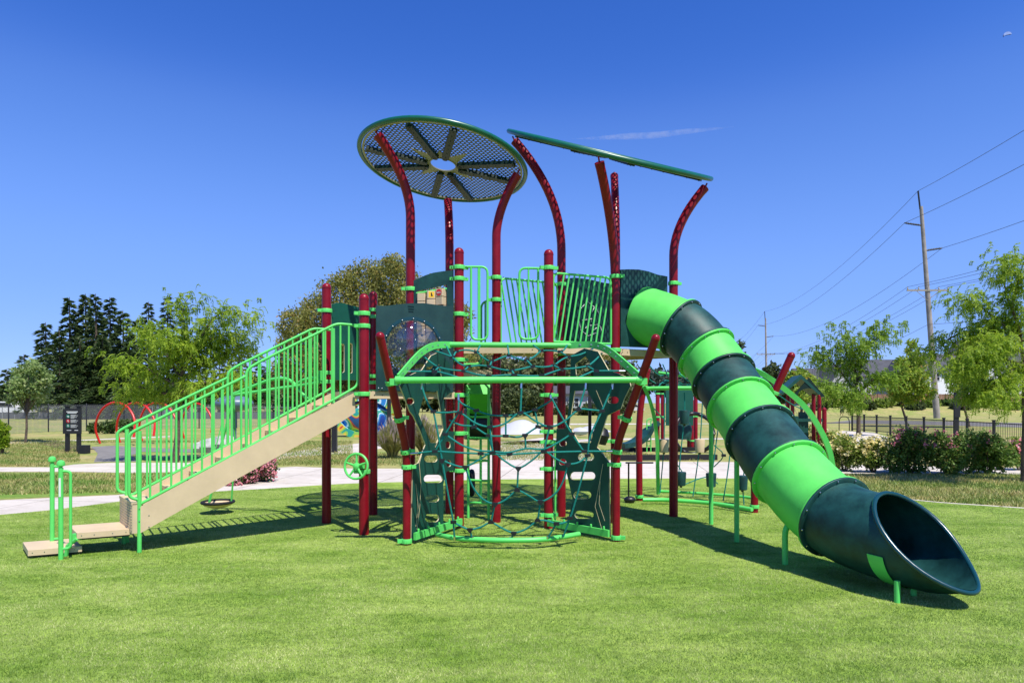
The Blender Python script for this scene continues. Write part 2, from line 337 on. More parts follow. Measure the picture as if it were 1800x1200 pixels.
sheet('concrete_path', gp([(870, 744), (1300, 744), (1500, 742), (1500, 743), (1100, 746), (870, 747)]), 0.006, 'concrete')
sheet('soil_bed', gp([(60, 778), (100, 775), (170, 790), (110, 790)]), 0.0065, mat('soil', (0.09, 0.05, 0.04), 0.95, var=0.3))

def patch_mat(name, c1=(0.15, 0.26, 0.030), c2=(0.36, 0.47, 0.125), k1=(.62, .76, .5, 1), k2=(1.9, 1.5, 2.5, 1), sc=1.3):
    m = foliage_mat(name, c1, c2, transl=0.25, rough=0.5); t = m.node_tree
    rp = next(n for n in t.nodes if n.bl_idname == 'ShaderNodeValToRGB'); tc = t.nodes.new('ShaderNodeTexCoord'); n = t.nodes.new('ShaderNodeTexNoise'); mp = t.nodes.new('ShaderNodeMapping'); mp.inputs['Scale'].default_value = (0.8, 1.7, 1); n.inputs['Scale'].default_value = sc; n.inputs['Detail'].default_value = 5; n.inputs['Roughness'].default_value = 0.62
    t.links.new(tc.outputs['Object'], mp.inputs[0]); t.links.new(mp.outputs[0], n.inputs['Vector']); r = t.nodes.new('ShaderNodeValToRGB'); r.color_ramp.elements[0].position = .40; r.color_ramp.elements[1].position = .62; r.color_ramp.elements[0].color = k1; r.color_ramp.elements[1].color = k2
    t.links.new(n.outputs['Fac'], r.inputs[0]); mx = t.nodes.new('ShaderNodeMixRGB'); mx.blend_type = 'MULTIPLY'; mx.inputs[0].default_value = 1; t.links.new(rp.outputs[0], mx.inputs[1]); t.links.new(r.outputs[0], mx.inputs[2])
    for nd in t.nodes:
        if nd.bl_idname == 'ShaderNodeBsdfPrincipled': t.links.new(mx.outputs[0], nd.inputs['Base Color'])
        if nd.bl_idname == 'ShaderNodeBsdfTranslucent': t.links.new(mx.outputs[0], nd.inputs[0])
    return m
# short fibres of the turf and blades of the dry lawn
def blades(n, yr, xr, h, wd, ok=None, z0=0.008):
    y = yr[0]+(yr[1]-yr[0])*rng.random(n)**1.15; x = (rng.random(n)*2-1)*xr*y
    if ok is not None: k = ok(x, y); x, y = x[k], y[k]
    n = len(x); a = rng.random(n)*2*np.pi; hh = h*(0.6+0.8*rng.random(n)); ww = wd*(0.7+0.6*rng.random(n))
    ln = hh*(0.2+0.9*rng.random(n)); b = rng.random(n)*2*np.pi
    V = np.zeros((n, 3, 3)); V[:, 0] = np.stack([x-np.cos(a)*ww, y-np.sin(a)*ww, np.full(n, z0)], 1); V[:, 1] = np.stack([x+np.cos(a)*ww, y+np.sin(a)*ww, np.full(n, z0)], 1)
    V[:, 2] = np.stack([x+np.cos(b)*ln, y+np.sin(b)*ln, z0+hh], 1); return V
ex = np.array([p.x for p in te]); ey = np.array([p.y for p in te])
M['turfblade'] = patch_mat('turf_fibre')
M['dryblade'] = patch_mat('lawn_blade', (0.14, 0.22, 0.035), (0.42, 0.40, 0.15), (.62, .85, .5, 1), (1.5, 1.2, 1.5, 1), 0.5)
V = blades(800000, (3.7, 13.5), 0.80, 0.0125, 0.0021, lambda x, y: y < np.interp(x, ex, ey)-0.03)
tag(quads('turf_fibres', V, 'turfblade'), 'short bright green artificial turf fibres covering the play area', 'grass', kind='stuff')
def lawn_ok(x, y):
    px = 900+1200*x/y; py = 708+1200*1.68/y
    a = (px > 1400) & (py > 834) & (y > np.interp(x, ex, ey)+0.05)
    b = (px < 380) & (py > 833) & (py < 870-px*0.02); c = (px < 620) & (py < 812) & (py > 775) & ~((px > 140) & (px < 480) & (py > 778)) ; d = (px < 110) & (py < 820)
    e = (px > 440) & (px < 800) & (py > 797) & (py < 818); f = (px > 870) & (px < 1300) & (py > 760) & (py < 809) & (py > 775+(px-900)*0.1)
    return a | b | c | d | e | f
V = blades(300000, (9.5, 32), 0.80, 0.06, 0.010, lawn_ok, 0.0)
tag(quads('lawn_grass', V, 'dryblade'), 'patchy dry lawn grass beyond the concrete path', 'grass', kind='stuff')

# ------------------------------------------------------------ the play structure
ROOT = empty('play_structure', (0, 9.3, 0))
tag(ROOT, 'large play structure with burgundy posts, lime railings, two round roofs and a green tube slide', 'playground')
PR = 0.0635
PA = Vector((-2.587, 9.52, 0)); PB = Vector((-1.884, 8.69, 0)); PC = Vector((-2.08, 10.23, 0)); PP = Vector((-1.39, 9.35, 0)); PD = Vector((-0.713, 9.2, 0))
PV = Vector((-0.945, 10.33, 0)); PE = Vector((-0.22, 9.6, 0)); PF = Vector((0.49, 9.12, 0)); PG = Vector((0.73, 10.08, 0)); PH = Vector((1.44, 9.52, 0)); PI = Vector((2.385, 10.08, 0)); PJ = Vector((1.64, 10.75, 0))
def clamp_mesh(r, h=0.052, ear=None, ax=(0, 0, 1)):
    b = MB(); ax = Vector(ax).normalized(); n = 36; q = ax.to_track_quat('Z', 'Y')
    ro = r+0.016; vs = []; prof = [(r+0.001, -h/2), (ro, -h/2), (ro, -h/2+0.012), (ro, h/2-0.008), (ro-0.004, h/2), (r+0.001, h/2)]
    for i, (rr, z) in enumerate(prof):
        for k_ in range(n):
            a = 2*math.pi*k_/n; r2 = rr-(0.007 if (i in (1, 2) and k_ % 3 == 0) else 0); vs.append(q @ Vector((r2*math.cos(a), r2*math.sin(a), z)))
    b.add(vs, [(i*n+k_, i*n+(k_+1) % n, (i+1)*n+(k_+1) % n, (i+1)*n+k_) for i in range(5) for k_ in range(n)])
    for e in (ear or []):
        d = Vector((e[0], e[1], 0)).normalized(); rot = Matrix(((d.x, -d.y, 0), (d.y, d.x, 0), (0, 0, 1)))
        b.box(q @ (d*(ro+0.02)), (0.055, 0.04, h*0.8), rot); b.cur = 1; b.lathe(d*(ro+0.02)+Vector((-d.y, d.x, 0))*-0.021, [(0.008, -0.004), (0.008, 0.004)], 8, (-d.y, d.x, 0)); b.cur = 0
    b.cur = 1
    for a in (-2.2, -1.2): p = Vector((math.cos(a), math.sin(a), 0)); b.lathe(q @ (p*(ro-0.001)), [(0.007, 0), (0.006, 0.003)], 8, q @ p)
    b.cur = 0
    return b
def add_clamps(post, base, zs, r, ears=None, path=None):
    for i, z in enumerate(zs):
        ax = (0, 0, 1); c = Vector((base[0], base[1], z))
        if path:
            for a, b_ in zip(path[:-1], path[1:]):
                if a.z <= z <= b_.z: t = (z-a.z)/max(1e-6, b_.z-a.z); c = a.lerp(b_, t); ax = (b_-a); break
        o = clamp_mesh(r, ear=ears, ax=ax).build('clamp', ['lime', 'black'], post, origin=None)
        for v in o.data.vertices: v.co += c
def straight_post(base, top, zs, ears=None, r=PR, parent=ROOT, mt='red'):
    b = MB(); b.lathe((base[0], base[1], 0), [(r, 0), (r, top-r-0.012)], 28); p = b.build('post', mt, parent)
    c = MB(); z0 = top-r-0.012; prof = [(r+0.003, z0), (r+0.003, z0+0.012)]+[((r+0.001)*math.cos(a), z0+0.012+r*math.sin(a)) for a in [math.pi/2*i/8 for i in range(9)]]
    c.lathe((base[0], base[1], 0), prof, 28); c.build('post_cap', mt, p)
    add_clamps(p, base, zs, r, ears); return p
def path_post(path, zs, ears=None, r=PR, cap=False, parent=ROOT, mt='red', sleeve=None):
    b = MB(); b.tube(path, r, 24); p = b.build('post', mt, parent)
    if sleeve: b = MB(); b.lathe((path[0].x, path[0].y, 0), [(r+0.004, sleeve-0.03), (r+0.004, sleeve+0.5)], 24)
    if cap:
        d = (path[-1]-path[-2]).normalized(); c = MB(); prof = [(r+0.003, -0.012), (r+0.003, 0)]+[((r+0.001)*math.cos(a), r*math.sin(a)) for a in [math.pi/2*i/8 for i in range(9)]]
        c.lathe(path[-1], prof, 24, d); c.build('post_cap', mt, p)
    else:
        d = (path[-1]-path[-2]).normalized(); c = MB(); c.lathe(path[-1]-d*0.004, [(r+0.002, -0.05), (r+0.003, 0.006), (r*0.6, 0.010)], 24, d)
        c.tube([path[-1], path[-1]+d*0.05+Vector((0, 0, 0.03))], 0.012, 8); c.build('end_bracket', mt, p)
    add_clamps(p, path[0], zs, r, ears, path); return p
def curve_path(base, z0, z1, dirv, rho, p=2.0, n=14):
    d = Vector((dirv[0], dirv[1], 0)).normalized(); out = [Vector((base[0], base[1], 0)), Vector((base[0], base[1], z0))]
    for i in range(1, n+1): t = i/n; out.append(Vector((base[0], base[1], z0+(z1-z0)*t))+d*rho*t**p)
    return out
Z = lambda py, P: zat(py, P[1])
straight_post(PA, 3.35, [Z(546, PA), Z(668, PA)-0.02, Z(655, PA)], [(1, .6)])
straight_post(PB, 3.07, [Z(551, PB), Z(573, PB), Z(692, PB), Z(828, PB)], [(.9, .4)])
straight_post(PC, 3.35, [Z(545, PC), Z(557, PC), Z(661, PC), Z(672, PC), Z(688, PC)], [(1, -.3)])
straight_post(PD, 3.77, [Z(470, PD), Z(490, PD), Z(552, PD), Z(632, PD), Z(694, PD), Z(761, PD), Z(826, PD), Z(931, PD)], [(1, -.1), (-1, -.4)])
straight_post(PF, 3.73, [Z(471, PF), Z(608, PF), Z(694, PF), Z(758, PF), Z(776, PF), Z(823, PF), Z(904, PF), Z(931, PF)], [(1, .4), (-1, -.1)])
path_post(curve_path(PP, 4.2, 5.24, (-.81, -.59), .49), [Z(508, PP), Z(690, PP)], [(1, .3)])
path_post(curve_path(PE, 4.02, 4.86, (.96, -.29), .31, 1.8), [Z(488, PE), Z(527, PE)], [(1, 0)], r=0.0615)
path_post(curve_path(PV, 3.9, 4.85, (-.15, .98), .42), [2.4], [(1, 0)])
path_post(curve_path(PG, 3.9, 5.55, (-1, .02), .69, 2.1), [Z(500, PG), 2.4], [(1, 0)])
path_post(curve_path(PH, 3.35, 4.86, (-.5, -.85), .56, 1.9), [Z(486, PH), Z(615, PH), Z(775, PH)], [(1, .2)], sleeve=2.75)
path_post(curve_path(PI, 3.85, 4.86, (1, .05), .47, 1.9), [Z(498, PI), Z(622, PI)], [(-1, -.3)])
path_post(curve_path(PJ, 3.9, 5.45, (0.1, 1), .6, 2.0), [2.4, 3.4], [(1, 0)])

# round perforated roofs
def roof(c, nrm, r, ang0, nb, hub=True):
    c = Vector(c); n = Vector(nrm).normalized(); u = Vector((1, 0, 0)); u = (u-n*u.dot(n)).normalized(); v = n.cross(u)
    rt = Matrix((u, v, n)).transposed(); P = lambda x, y, z=0: c+rt @ Vector((x, y, z))
    rim = MB(); rim.tube([P(r*math.cos(2*math.pi*i/72), r*math.sin(2*math.pi*i/72)) for i in range(72)], 0.034, 10, closed=True)
    rr = rim.build('roof_rim', 'roofgreen', ROOT)
    st = MB(); st.tube([P((r-.055)*math.cos(2*math.pi*i/72), (r-.055)*math.sin(2*math.pi*i/72), -.012) for i in range(72)], 0.03, 4, closed=True, flat=(0.03, 0.012, n)); st.build('rim_flange', 'tanstar', rr)
    b = MB(); ho = 0.19 if hub else 0.05
    b.board(ring_profile(r-0.05, 64), [ring_profile(ho, 32)], lambda x, y: (x, y, 0), 0.004, (0, 0, 1))
    o = b.build('roof_panel', 'perf_roof', ROOT, smooth=0)
    o.matrix_parent_inverse = Matrix.Translation(Vector(ROOT.location)).inverted(); o.matrix_basis = Matrix.Translation(c) @ rt.to_4x4()
    b = MB(); star = []
    for i in range(2*nb):
        a = ang0+math.pi*i/nb; q = 0.40 if i % 2 else 0.24
        if nb and i % 4 == 1: q = 0.55
        star.append((q*math.cos(a), q*math.sin(a)))
    b.board(star, [ring_profile(ho-0.012, 32)], lambda x, y: P(x, y, -0.006), 0.006, n); b.tube([P(ho*math.cos(2*math.pi*i/32), ho*math.sin(2*math.pi*i/32), -.01) for i in range(32)], 0.012, 6, closed=True)
    b.build('roof_hub', 'tanstar', ROOT)
    for i in range(nb):
        a = ang0+2*math.pi*i/nb+(0.12 if i % 2 else -0.12); d = rt @ Vector((math.cos(a), math.sin(a), 0)); s_ = n.cross(d)
        m = c+d*((0.26+r-0.1)/2)-n*0.035; rot = Matrix((d, s_, n)).transposed(); L = r-0.1-0.26
        b = MB(); b.box(m, (L, 0.10, 0.05), rot)
        b.lathe(c+d*0.26-n*0.035, [(0.0375, -0.025), (0.0375, 0.025)], 14, n)
        b.cur = 1
        for t in range(7): b.ball(c+d*(0.33+(L-0.1)*t/6)-n*0.061, 0.007, 6)
        b.build('roof_beam', ['roofdark', 'black'], ROOT)
    return rr
roof((-0.983, 9.75, 5.09), (.128, .125, .98), 1.185, 0.35, 8)
e1 = Vector((-12/1200, 1, 476/1200)); e2 = Vector((352/1200, 1, 390/1200)); n2 = e1.cross(e2); n2 = n2 if n2.z > 0 else -n2; n2 = (n2.normalized()+Vector((0, -0.010, 0)))
RC = W(1071, 272, 10.0)
roof(RC, n2, 1.505, 0.2, 8)

# decks
def deck(pts, z, th=0.09, nm='deck'):
    b = MB(); P = [(p[0], p[1]) for p in pts]; b.board(P, [], lambda x, y: (x, y, z), 0.006, (0, 0, 1)); o = b.build(nm, 'perf_deck', ROOT, smooth=0)
    k = len(P)
    for i in range(k):
        a, c = Vector((*P[i], 0)), Vector((*P[(i+1) % k], 0)); d = c-a; L = d.length; d.normalize()
        if L < 0.2: continue
        m = (a+c)/2; m.z = z-th/2-0.004; rot = Matrix((d, Vector((-d.y, d.x, 0)), Vector((0, 0, 1)))).transposed(); e = MB(); e.box(m, (L-2*PR, 0.05, th), rot); e.cur = 1
        for t in (-0.4, -0.32, 0.32, 0.4): e.lathe(m+d*(L*t)+Vector((d.y, -d.x, 0))*0.0255, [(0.008, 0), (0.006, 0.004)], 8, (d.y, -d.x, 0))
        e.build('deck_edge', ['tan', 'black'], o)
    return o
deck([PA, PB, PD, PP, PC], 1.83); deck([PP, PE, PV], 2.14)
deck([PD, PF, PH, PI, PJ, PG, PE], 2.44)

# boards between posts, outlined in the plane of their two posts
def board_px(name, A, B, outer, holes, m, th=0.02, off=0.0, edge='tanedge', parent=ROOT, smooth_px=True):
    d = (B-A); d.z = 0; d.normalize(); nr = Vector((d.y, -d.x, 0)); 
    if nr.y > 0: nr = -nr
    A2 = A+nr*off; B2 = B+nr*off
    uz = lambda l: [((VP(x, y, A2, B2)[0]-A2).dot(d), VP(x, y, A2, B2)[0].z) for x, y in l]
    b = MB(); b.board(uz(outer), [uz(h) for h in holes], lambda u, z: A2+d*u+Vector((0, 0, z)), th, nr, 1)
    return b.build(name, [m, edge], parent, smooth=30), A2, B2, d, nr
def slot(x0, y0, x1, y1, n=5):
    """stadium-shaped hole"""
    r = min(abs(x1-x0), abs(y1-y0))/2; out = []
    for cx_, cy_, a0 in ((x1-r, y0+r, -90), (x1-r, y1-r, 0), (x0+r, y1-r, 90), (x0+r, y0+r, 180)):
        for i in range(n+1): a = R(a0+90*i/n); out.append((cx_+r*math.cos(a), cy_+r*math.sin(a)))
    return out
def circ(x, y, rx, ry, n=36): return [(x+rx*math.cos(2*math.pi*i/n), y+ry*math.sin(2*math.pi*i/n)) for i in range(n)]
# bubble window board
bb, A2, B2, dd, nr = board_px('window_board', PB, PD, [(661, 537), (680, 537.5), (700, 535), (722, 533), (745, 533), (765, 535.5), (780, 537.5), (796, 538), (796, 690), (661, 686)], [circ(725.5, 612, 48, 51)], 'greyboard', 0.025, 0.05, 'greyboard')
cc, _ = VP(725.5, 612, A2, B2); rad = 0.365
b = MB(); prof = [(rad*1.02*math.cos(a), 0.20*math.sin(a)) for a in [math.pi/2*i/14 for i in range(15)]]; prof[-1] = (0.0001, 0.20); b.lathe(cc+nr*0.012, prof, 48, nr); 
for ax_, az_, rr2 in ((-.13, .11, .14), (.13, .12, .14), (0, -.02, .15), (-.19, -.12, .12), (.18, -.12, .13), (0, .24, .09), (0, -.22, .12)):
    b.lathe(cc+nr*(0.012+0.20*math.sqrt(max(0.05, 1-(ax_**2+az_**2)/rad**2))-0.02)+dd*ax_+Vector((0, 0, az_)), [(rr2*math.cos(a), rr2*.42*math.sin(a)) for a in [math.pi/2*i/9 for i in range(9)]]+[(0.0005, rr2*.42)], 24, nr)
gl_ = b.build('bubble_window', 'glass', bb)
b = MB()
for k_ in range(16): a = 2*math.pi*k_/16; p = cc+nr*0.03+(dd*math.cos(a)+Vector((0, 0, 1))*math.sin(a))*(rad+0.018); b.ball(p, 0.010, 8)
b.build('window_bolts', 'steel', bb)
b = MB(); b.tube([cc+nr*0.014+(dd*math.cos(2*math.pi*i/48)+Vector((0, 0, 1))*math.sin(2*math.pi*i/48))*(rad+0.018) for i in range(48)], 0.01, 4, closed=True, flat=(0.05, 0.008, nr)); b.build('window_ring', 'dglip', bb)
b = MB()                                             # embossed mark and its corner bolts
for i in range(3):
    p, _ = VP(722, 538+4.4*i, A2, B2); b.box(p+nr*0.013, (0.085-0.01*i, 0.02, 0.004), Matrix((dd, nr, Vector((0, 0, 1)))).transposed())
b.build('embossed_mark', 'dgplastic', bb)
b = MB()
for x, y in ((665, 682), (671, 682.5), (783, 686), (789, 686)): p, _ = VP(x, y, A2, B2); b.ball(p+nr*0.014, 0.010, 8)
b.build('board_bolts', 'steel', bb)
# board between the two rear left posts
board_px('side_board', PA, PC, [(582, 534), (592, 532), (604, 533), (618, 537), (632, 540), (650, 541), (650, 668), (582, 668)], [slot(597, 604, 605, 655), slot(612, 603, 619, 656), slot(627, 603, 633, 657), slot(641, 603, 646, 657)], 'greenboard', 0.02)
# board with the turning blocks
tb, A2, B2, dd, nr = board_px('block_board', PP, PD, [(725, 494), (735, 490), (748, 484), (762, 479.5), (778, 477), (797, 475), (797, 640), (725, 640)], [[(733, 512), (786, 500), (786, 630), (733, 630)]], 'dgplastic', 0.02, 0.02, 'dgplastic')
p0, t0 = VP(732, 513, A2, B2); p1, t1 = VP(786, 503, A2, B2); uu = (p1-p0)
b = MB(); b.tube([p0+Vector((0, 0, -0.02)), p1+Vector((0, 0, -0.035))], 0.016, 8); b.build('top_bar', 'lime', tb)
def text_mesh(s_, size, loc, xdir, nrm, m, parent, name):
    cu = bpy.data.curves.new('t', 'FONT'); cu.body = s_; cu.size = size; cu.align_x = 'CENTER'; cu.align_y = 'CENTER'; cu.extrude = 0.0008
    to = bpy.data.objects.new('t', cu); COL.objects.link(to); bpy.context.view_layer.update()
    me = bpy.data.meshes.new_from_object(to.evaluated_get(bpy.context.evaluated_depsgraph_get())); bpy.data.objects.remove(to)
    x = Vector(xdir).normalized(); z = Vector(nrm).normalized(); y = z.cross(x); mt = Matrix((x, y, z)).transposed().to_4x4(); mt.translation = Vector(loc); me.transform(mt)
    me.materials.clear(); me.materials.append(M[m] if isinstance(m, str) else m); o = bpy.data.objects.new(name, me); COL.objects.link(o)
    o.parent = parent; o.matrix_parent_inverse = wm(parent).inverted(); return o
M['yellow'] = mat('yellow_sticker', (0.85, 0.50, 0.02), 0.5); M['stopred'] = mat('red_sticker', (0.62, 0.01, 0.02), 0.5)
for ci, (x0, x1, ytop) in enumerate(((734, 749, 516), (750, 766, 512), (767.5, 784, 508))):
    for ri in range(6):
        ya = ytop+ri*14.6; q0, _ = VP(x0, ya, A2, B2); q1, _ = VP(x1, ya, A2, B2); q2, _ = VP((x0+x1)/2, ya+13.4, A2, B2); wd = (q1-q0).length*0.97; ht = abs(q2.z-(q0.z+q1.z)/2)
        c = (q0+q1)/2; c.z -= ht/2; a = [0.1, -0.35, 0.12, 0.4, -0.15, 0.25, -0.3][(ci*3+ri*2) % 7]; d2 = Vector((dd.x*math.cos(a)-dd.y*math.sin(a), dd.x*math.sin(a)+dd.y*math.cos(a), 0)); n_ = Vector((d2.y, -d2.x, 0))
        if n_.y > 0: n_ = -n_
        rot = Matrix((d2, Vector((-d2.y, d2.x, 0)), Vector((0, 0, 1)))).transposed()
        b = MB(); b.box(c, (wd*0.93, wd*0.85, ht), rot); blk = b.build('turning_block', 'tan', tb)
        # stickers stand on the turning blocks
        if (ci, ri) == (1, 0):
            s2 = MB(); s2.box(c+n_*(wd*0.427), (wd*0.6, 0.002, ht*0.75), rot); s2.cur = 1; s2.box(c+n_*(wd*0.431)-Vector((0, 0, ht*0.05)), (0.016, 0.002, ht*0.35), rot); s2.ball(c+n_*(wd*0.431)+Vector((0, 0, ht*0.2)), 0.009, 8); s2.box(c+n_*(wd*0.431)+d2*0.012-Vector((0, 0, ht*0.12)), (0.014, 0.002, ht*0.16), rot); st = s2.build('warning_sticker', ['yellow', 'black'], tb)
        if (ci, ri) == (2, 0):
            s2 = MB(); s2.lathe(c+n_*(wd*0.425), [(wd*0.34, 0), (wd*0.34, 0.003)], 24, n_); s2.cur = 1; s2.box(c+n_*(wd*0.425+0.0035), (wd*0.60, 0.001, ht*0.26), rot); s2.build('stop_sticker', ['stopred', 'white'], tb)
            xd = n_.cross(Vector((0, 0, 1))); xd = -xd
            text_mesh('STOP', 0.036, c+n_*(wd*0.425+0.0055), xd, n_, 'stopred', tb, 'stop_lettering')
# board round the slide mouth
board_px('slide_mouth_board', PH, PI, [(1090, 474), (1105, 473.5), (1122, 474), (1138, 477), (1155, 483), (1172, 486), (1172, 612), (1090, 609)], [circ(1133, 556, 27, 40)], 'dgplastic', 0.03, 0.02, 'dgplastic')
# far maze board
mb_, A2, B2, dd, nr = board_px('maze_board', PG, PJ, [(990, 490), (1010, 488), (1035, 491), (1060, 497), (1086, 500), (1086, 602), (990, 602)], [], 'dgboard', 0.02, 0.0, 'dgboard')
b = MB()
for l in ([(1017, 545), (1032, 530), (1048, 543), (1052, 552)], [(1015, 556), (1020, 580), (1033, 590), (1047, 585)], [(1022, 563), (1040, 560), (1036, 572), (1052, 570)], [(1028, 577), (1034, 570)], [(1042, 580), (1054, 572), (1058, 585)], [(1040, 548), (1044, 540)]):
    b.tube([VP(x, y, A2, B2)[0]+nr*0.012 for x, y in l], 0.005, 4, flat=(0.012, 0.004, nr))
b.build('maze_groove', 'white', mb_)

# railings
def railing(name, loops, bars, r=0.016, rb=0.0125, parent=ROOT):
    b = MB()
    for l in loops: b.tube(rounded(l, 0.09), r, 10)
    o = b.build(name, 'lime', parent)
    for a, c in bars:
        q = MB(); q.tube([a, c], rb, 8); q.build('baluster', 'lime', o)
    return o
def pxl(l, Y): return [W(x, y, Y) for x, y in l]
railing('gate_railing', [pxl([(806, 469), (857, 469), (857, 597), (828, 597), (828, 470)], 9.22)], [(W(841, 469, 9.22), W(841, 597, 9.22)), (W(843, 469, 9.22), W(843, 597, 9.22))])
railing('gate_railing', [pxl([(962, 472), (913, 471), (913, 596), (946, 596), (946, 472)], 9.14)], [(W(929, 471, 9.14), W(929, 596, 9.14))])
def slant(name, A, B, zt, zb, n, lean, u0=0.07, u1=0.07):
    d = (B-A); L = d.length; d.normalize(); P = lambda u, z: A+d*u+Vector((0, 0, z)); bars = []
    for i in range(n):
        u = u0+(L-u0-u1)*i/(n-1); ut = min(max(u+lean, u0), L-u1); bars.append((P(u-lean*0.5 if 0 < i < n-1 else u, zb), P(u+lean*0.5 if 0 < i < n-1 else u, zt)))
    railing(name, [[P(u0, zb), P(u0, zt), P(L-u1, zt), P(L-u1, zb)], [P(u0, zb), P(L-u1, zb)]], bars)
slant('slanted_railing', PF, PH, 3.42, 2.50, 12, 0.16)
slant('slanted_railing', PE, PG, 3.44, 2.50, 12, -0.17)
railing('small_railing', [pxl([(812, 640), (846, 640), (846, 532), (866, 526)], 9.9)], [(W(853, 530, 9.9), W(853, 640, 9.9))])

# ------------------------------------------------------------ net climber at the front
def lean_path(b0, zb, tip, n=5):
    base = Vector((b0[0], b0[1], 0)); k_ = Vector((b0[0], b0[1], zb)); pts = [base, Vector((b0[0], b0[1], zb-0.22))]; d = (tip-k_).normalized()
    a = Vector((b0[0], b0[1], zb-0.22)); c = k_+d*0.22
    for i in range(1, n+1): t = i/n; pts.append(a*(1-t)**2+k_*2*t*(1-t)+c*t*t)
    pts.append(tip); return pts
NL = Vector((-1.243, 8.06, 0)); NR = Vector((1.262, 8.27, 0)); NPR = 0.047
tipL = Vector((-1.437, 7.43, 2.405)); tipR = Vector((1.60, 7.60, 2.40))
path_post(lean_path(NL, 1.12, tipL), [0.055, Z(820, NL), Z(793, NL), 1.50, 1.915], [(1, .3)], r=NPR, cap=True)
path_post(lean_path(NR, 1.15, tipR), [0.055, Z(816, NR), Z(793, NR), 1.50, 1.93], [(-1, .3)], r=NPR, cap=True)
jl = Vector((-1.30, 7.62, 1.935)); jr = Vector((1.478, 7.80, 1.945))
b = MB(); b.tube(bez([jl, jl.lerp(jr, .25)+Vector((0, -.02, 0)), jl.lerp(jr, .5)+Vector((0, -.03, 0.0)), jl.lerp(jr, .75)+Vector((0, -.02, 0)), jr], 5), 0.036, 14)
for p, sx in ((jl, 1), (jr, -1)): b.lathe(p+Vector((sx*0.03, 0, 0)), [(0.046, -0.03), (0.046, 0.03)], 14, (1, 0, 0)); b.box(p+Vector((-sx*0.02, 0.01, -0.02)), (0.09, 0.07, 0.075))
b.build('net_beam', 'lime', ROOT)
rl = W(784, 605.5, 8.9); rr_ = W(1004, 607, 8.9)
b = MB(); b.tube([rl, rl.lerp(rr_, .5), rr_], 0.036, 14); b.build('net_beam', 'lime', ROOT)
def invY(py): t = (py-605)/(665-605); return 1/((1-t)/8.9+t/7.72)
def archplate(px, last):
    pts = []
    for i, (x, y) in enumerate(px):
        Y = 7.66+(8.9-7.66)*(i/(len(px)-1)) if last < 0 else 7.82+(8.9-7.82)*(i/(len(px)-1)); pts.append(W(x, y, Y))
    P = bez(pts, 5); b = MB(); b.tube(P, 0.05, flat=(0.022, 0.085, (0, 0, 1))); b.cur = 1
    for i in range(3, len(P)-2, 3): b.ball(P[i]+Vector((0, 0, 0.0))+Vector((0.013*(-last), -0.004, 0)), 0.009, 6); b.lathe(P[i]+Vector((0, -0.02, 0)), [(0.008, -0.008), (0.008, 0.0)], 8, (0, -1, 0))
    b.build('net_arch', ['lime', 'steel'], ROOT)
archplate([(700, 664), (712, 650), (726, 634), (740, 620), (756, 610), (772, 606), (792, 606)], -1)
archplate([(1126, 664), (1108, 648), (1090, 632), (1074, 619), (1056, 609.5), (1035, 605.5), (1000, 607)], 1)
# base bars
for A, B_ in ((NL, PD), (NR, PF)):
    a = Vector((A.x, A.y, 0.10)); c = Vector((B_.x, B_.y, 0.10)); fn_ = Vector(((c-a).y, -(c-a).x, 0)).normalized(); fn_ = -fn_ if fn_.y > 0 else fn_; a = a+fn_*0.07; c = c+fn_*0.07; b = MB(); b.tube([a.lerp(c, .05), a.lerp(c, .95)], .05, flat=(0.035, 0.085, (0, 0, 1)))
    for t in (.12, .3, .5, .7, .88): q = a.lerp(c, t); b.lathe(q+Vector((0, -0.02, 0.05)), [(0.013, -0.01), (0.013, 0.028), (0.004, 0.034)], 10)
    b.build('base_bar', 'lime', ROOT)
b = MB(); b.tube(bez([G(768, 938, .11), G(800, 945, .11), G(850, 948, .11), G(900, 949, .11), G(960, 947, .11), G(1018, 938, .11)], 6), 0.03, 12); b.build('base_bar', 'lime', ROOT)
# climbing boards with foot slots
board_px('climbing_board', NL, PD, [(722, 948), (725, 818), (735, 813), (741, 797), (747, 781), (738, 757), (726, 731), (719, 722), (711, 700), (702, 678), (709, 664), (741, 650), (757, 625), (772, 618), (790, 640), (791, 690), (779, 700), (784, 752), (786, 757), (797, 758), (799, 826), (784, 828), (778, 852), (779, 895), (778, 930)],
         [[(746, 687), (768, 687), (774, 720), (778.5, 753), (767, 778), (756, 778), (735, 728)], slot(713, 699, 727, 711), slot(745, 800, 768, 812), slot(744, 834, 777, 848), slot(747, 869, 771, 882), slot(746, 902, 771, 917), slot(782, 775, 791, 788, 5), slot(784, 808, 792, 820, 5), [(749, 645), (771, 640), (778, 672), (745, 674)]], 'dgboard', 0.016, 0.03)
board_px('climbing_board', NR, PF, [(1073, 943), (1071, 812), (1054, 789), (1050, 786), (1068, 730), (1092, 718), (1098, 700), (1109, 678), (1106, 664), (1070, 650), (1052, 618), (1028, 612), (1004, 625), (1003, 672), (1000, 720), (994, 753), (979, 753), (977, 826), (996, 828), (1008, 880), (992, 935)],
         [[(1011, 687), (1033, 686), (1053, 723), (1039, 778), (1018, 777), (1001, 748)], slot(1069, 697, 1088, 709), slot(1017, 796, 1045, 809), slot(1003, 829, 1047, 843), slot(1009, 863, 1040, 876), slot(1011, 897, 1044, 911), slot(984, 774, 997, 784), slot(983, 806, 996, 817), [(1014, 668), (1012, 640), (1030, 626), (1040, 640), (1046, 668)]], 'dgboard', 0.016, 0.03)
for cx_, A, B_, ys in ((728, NL, PD, (850, 860, 935)), (1062, NR, PF, (850, 860, 930))): pass
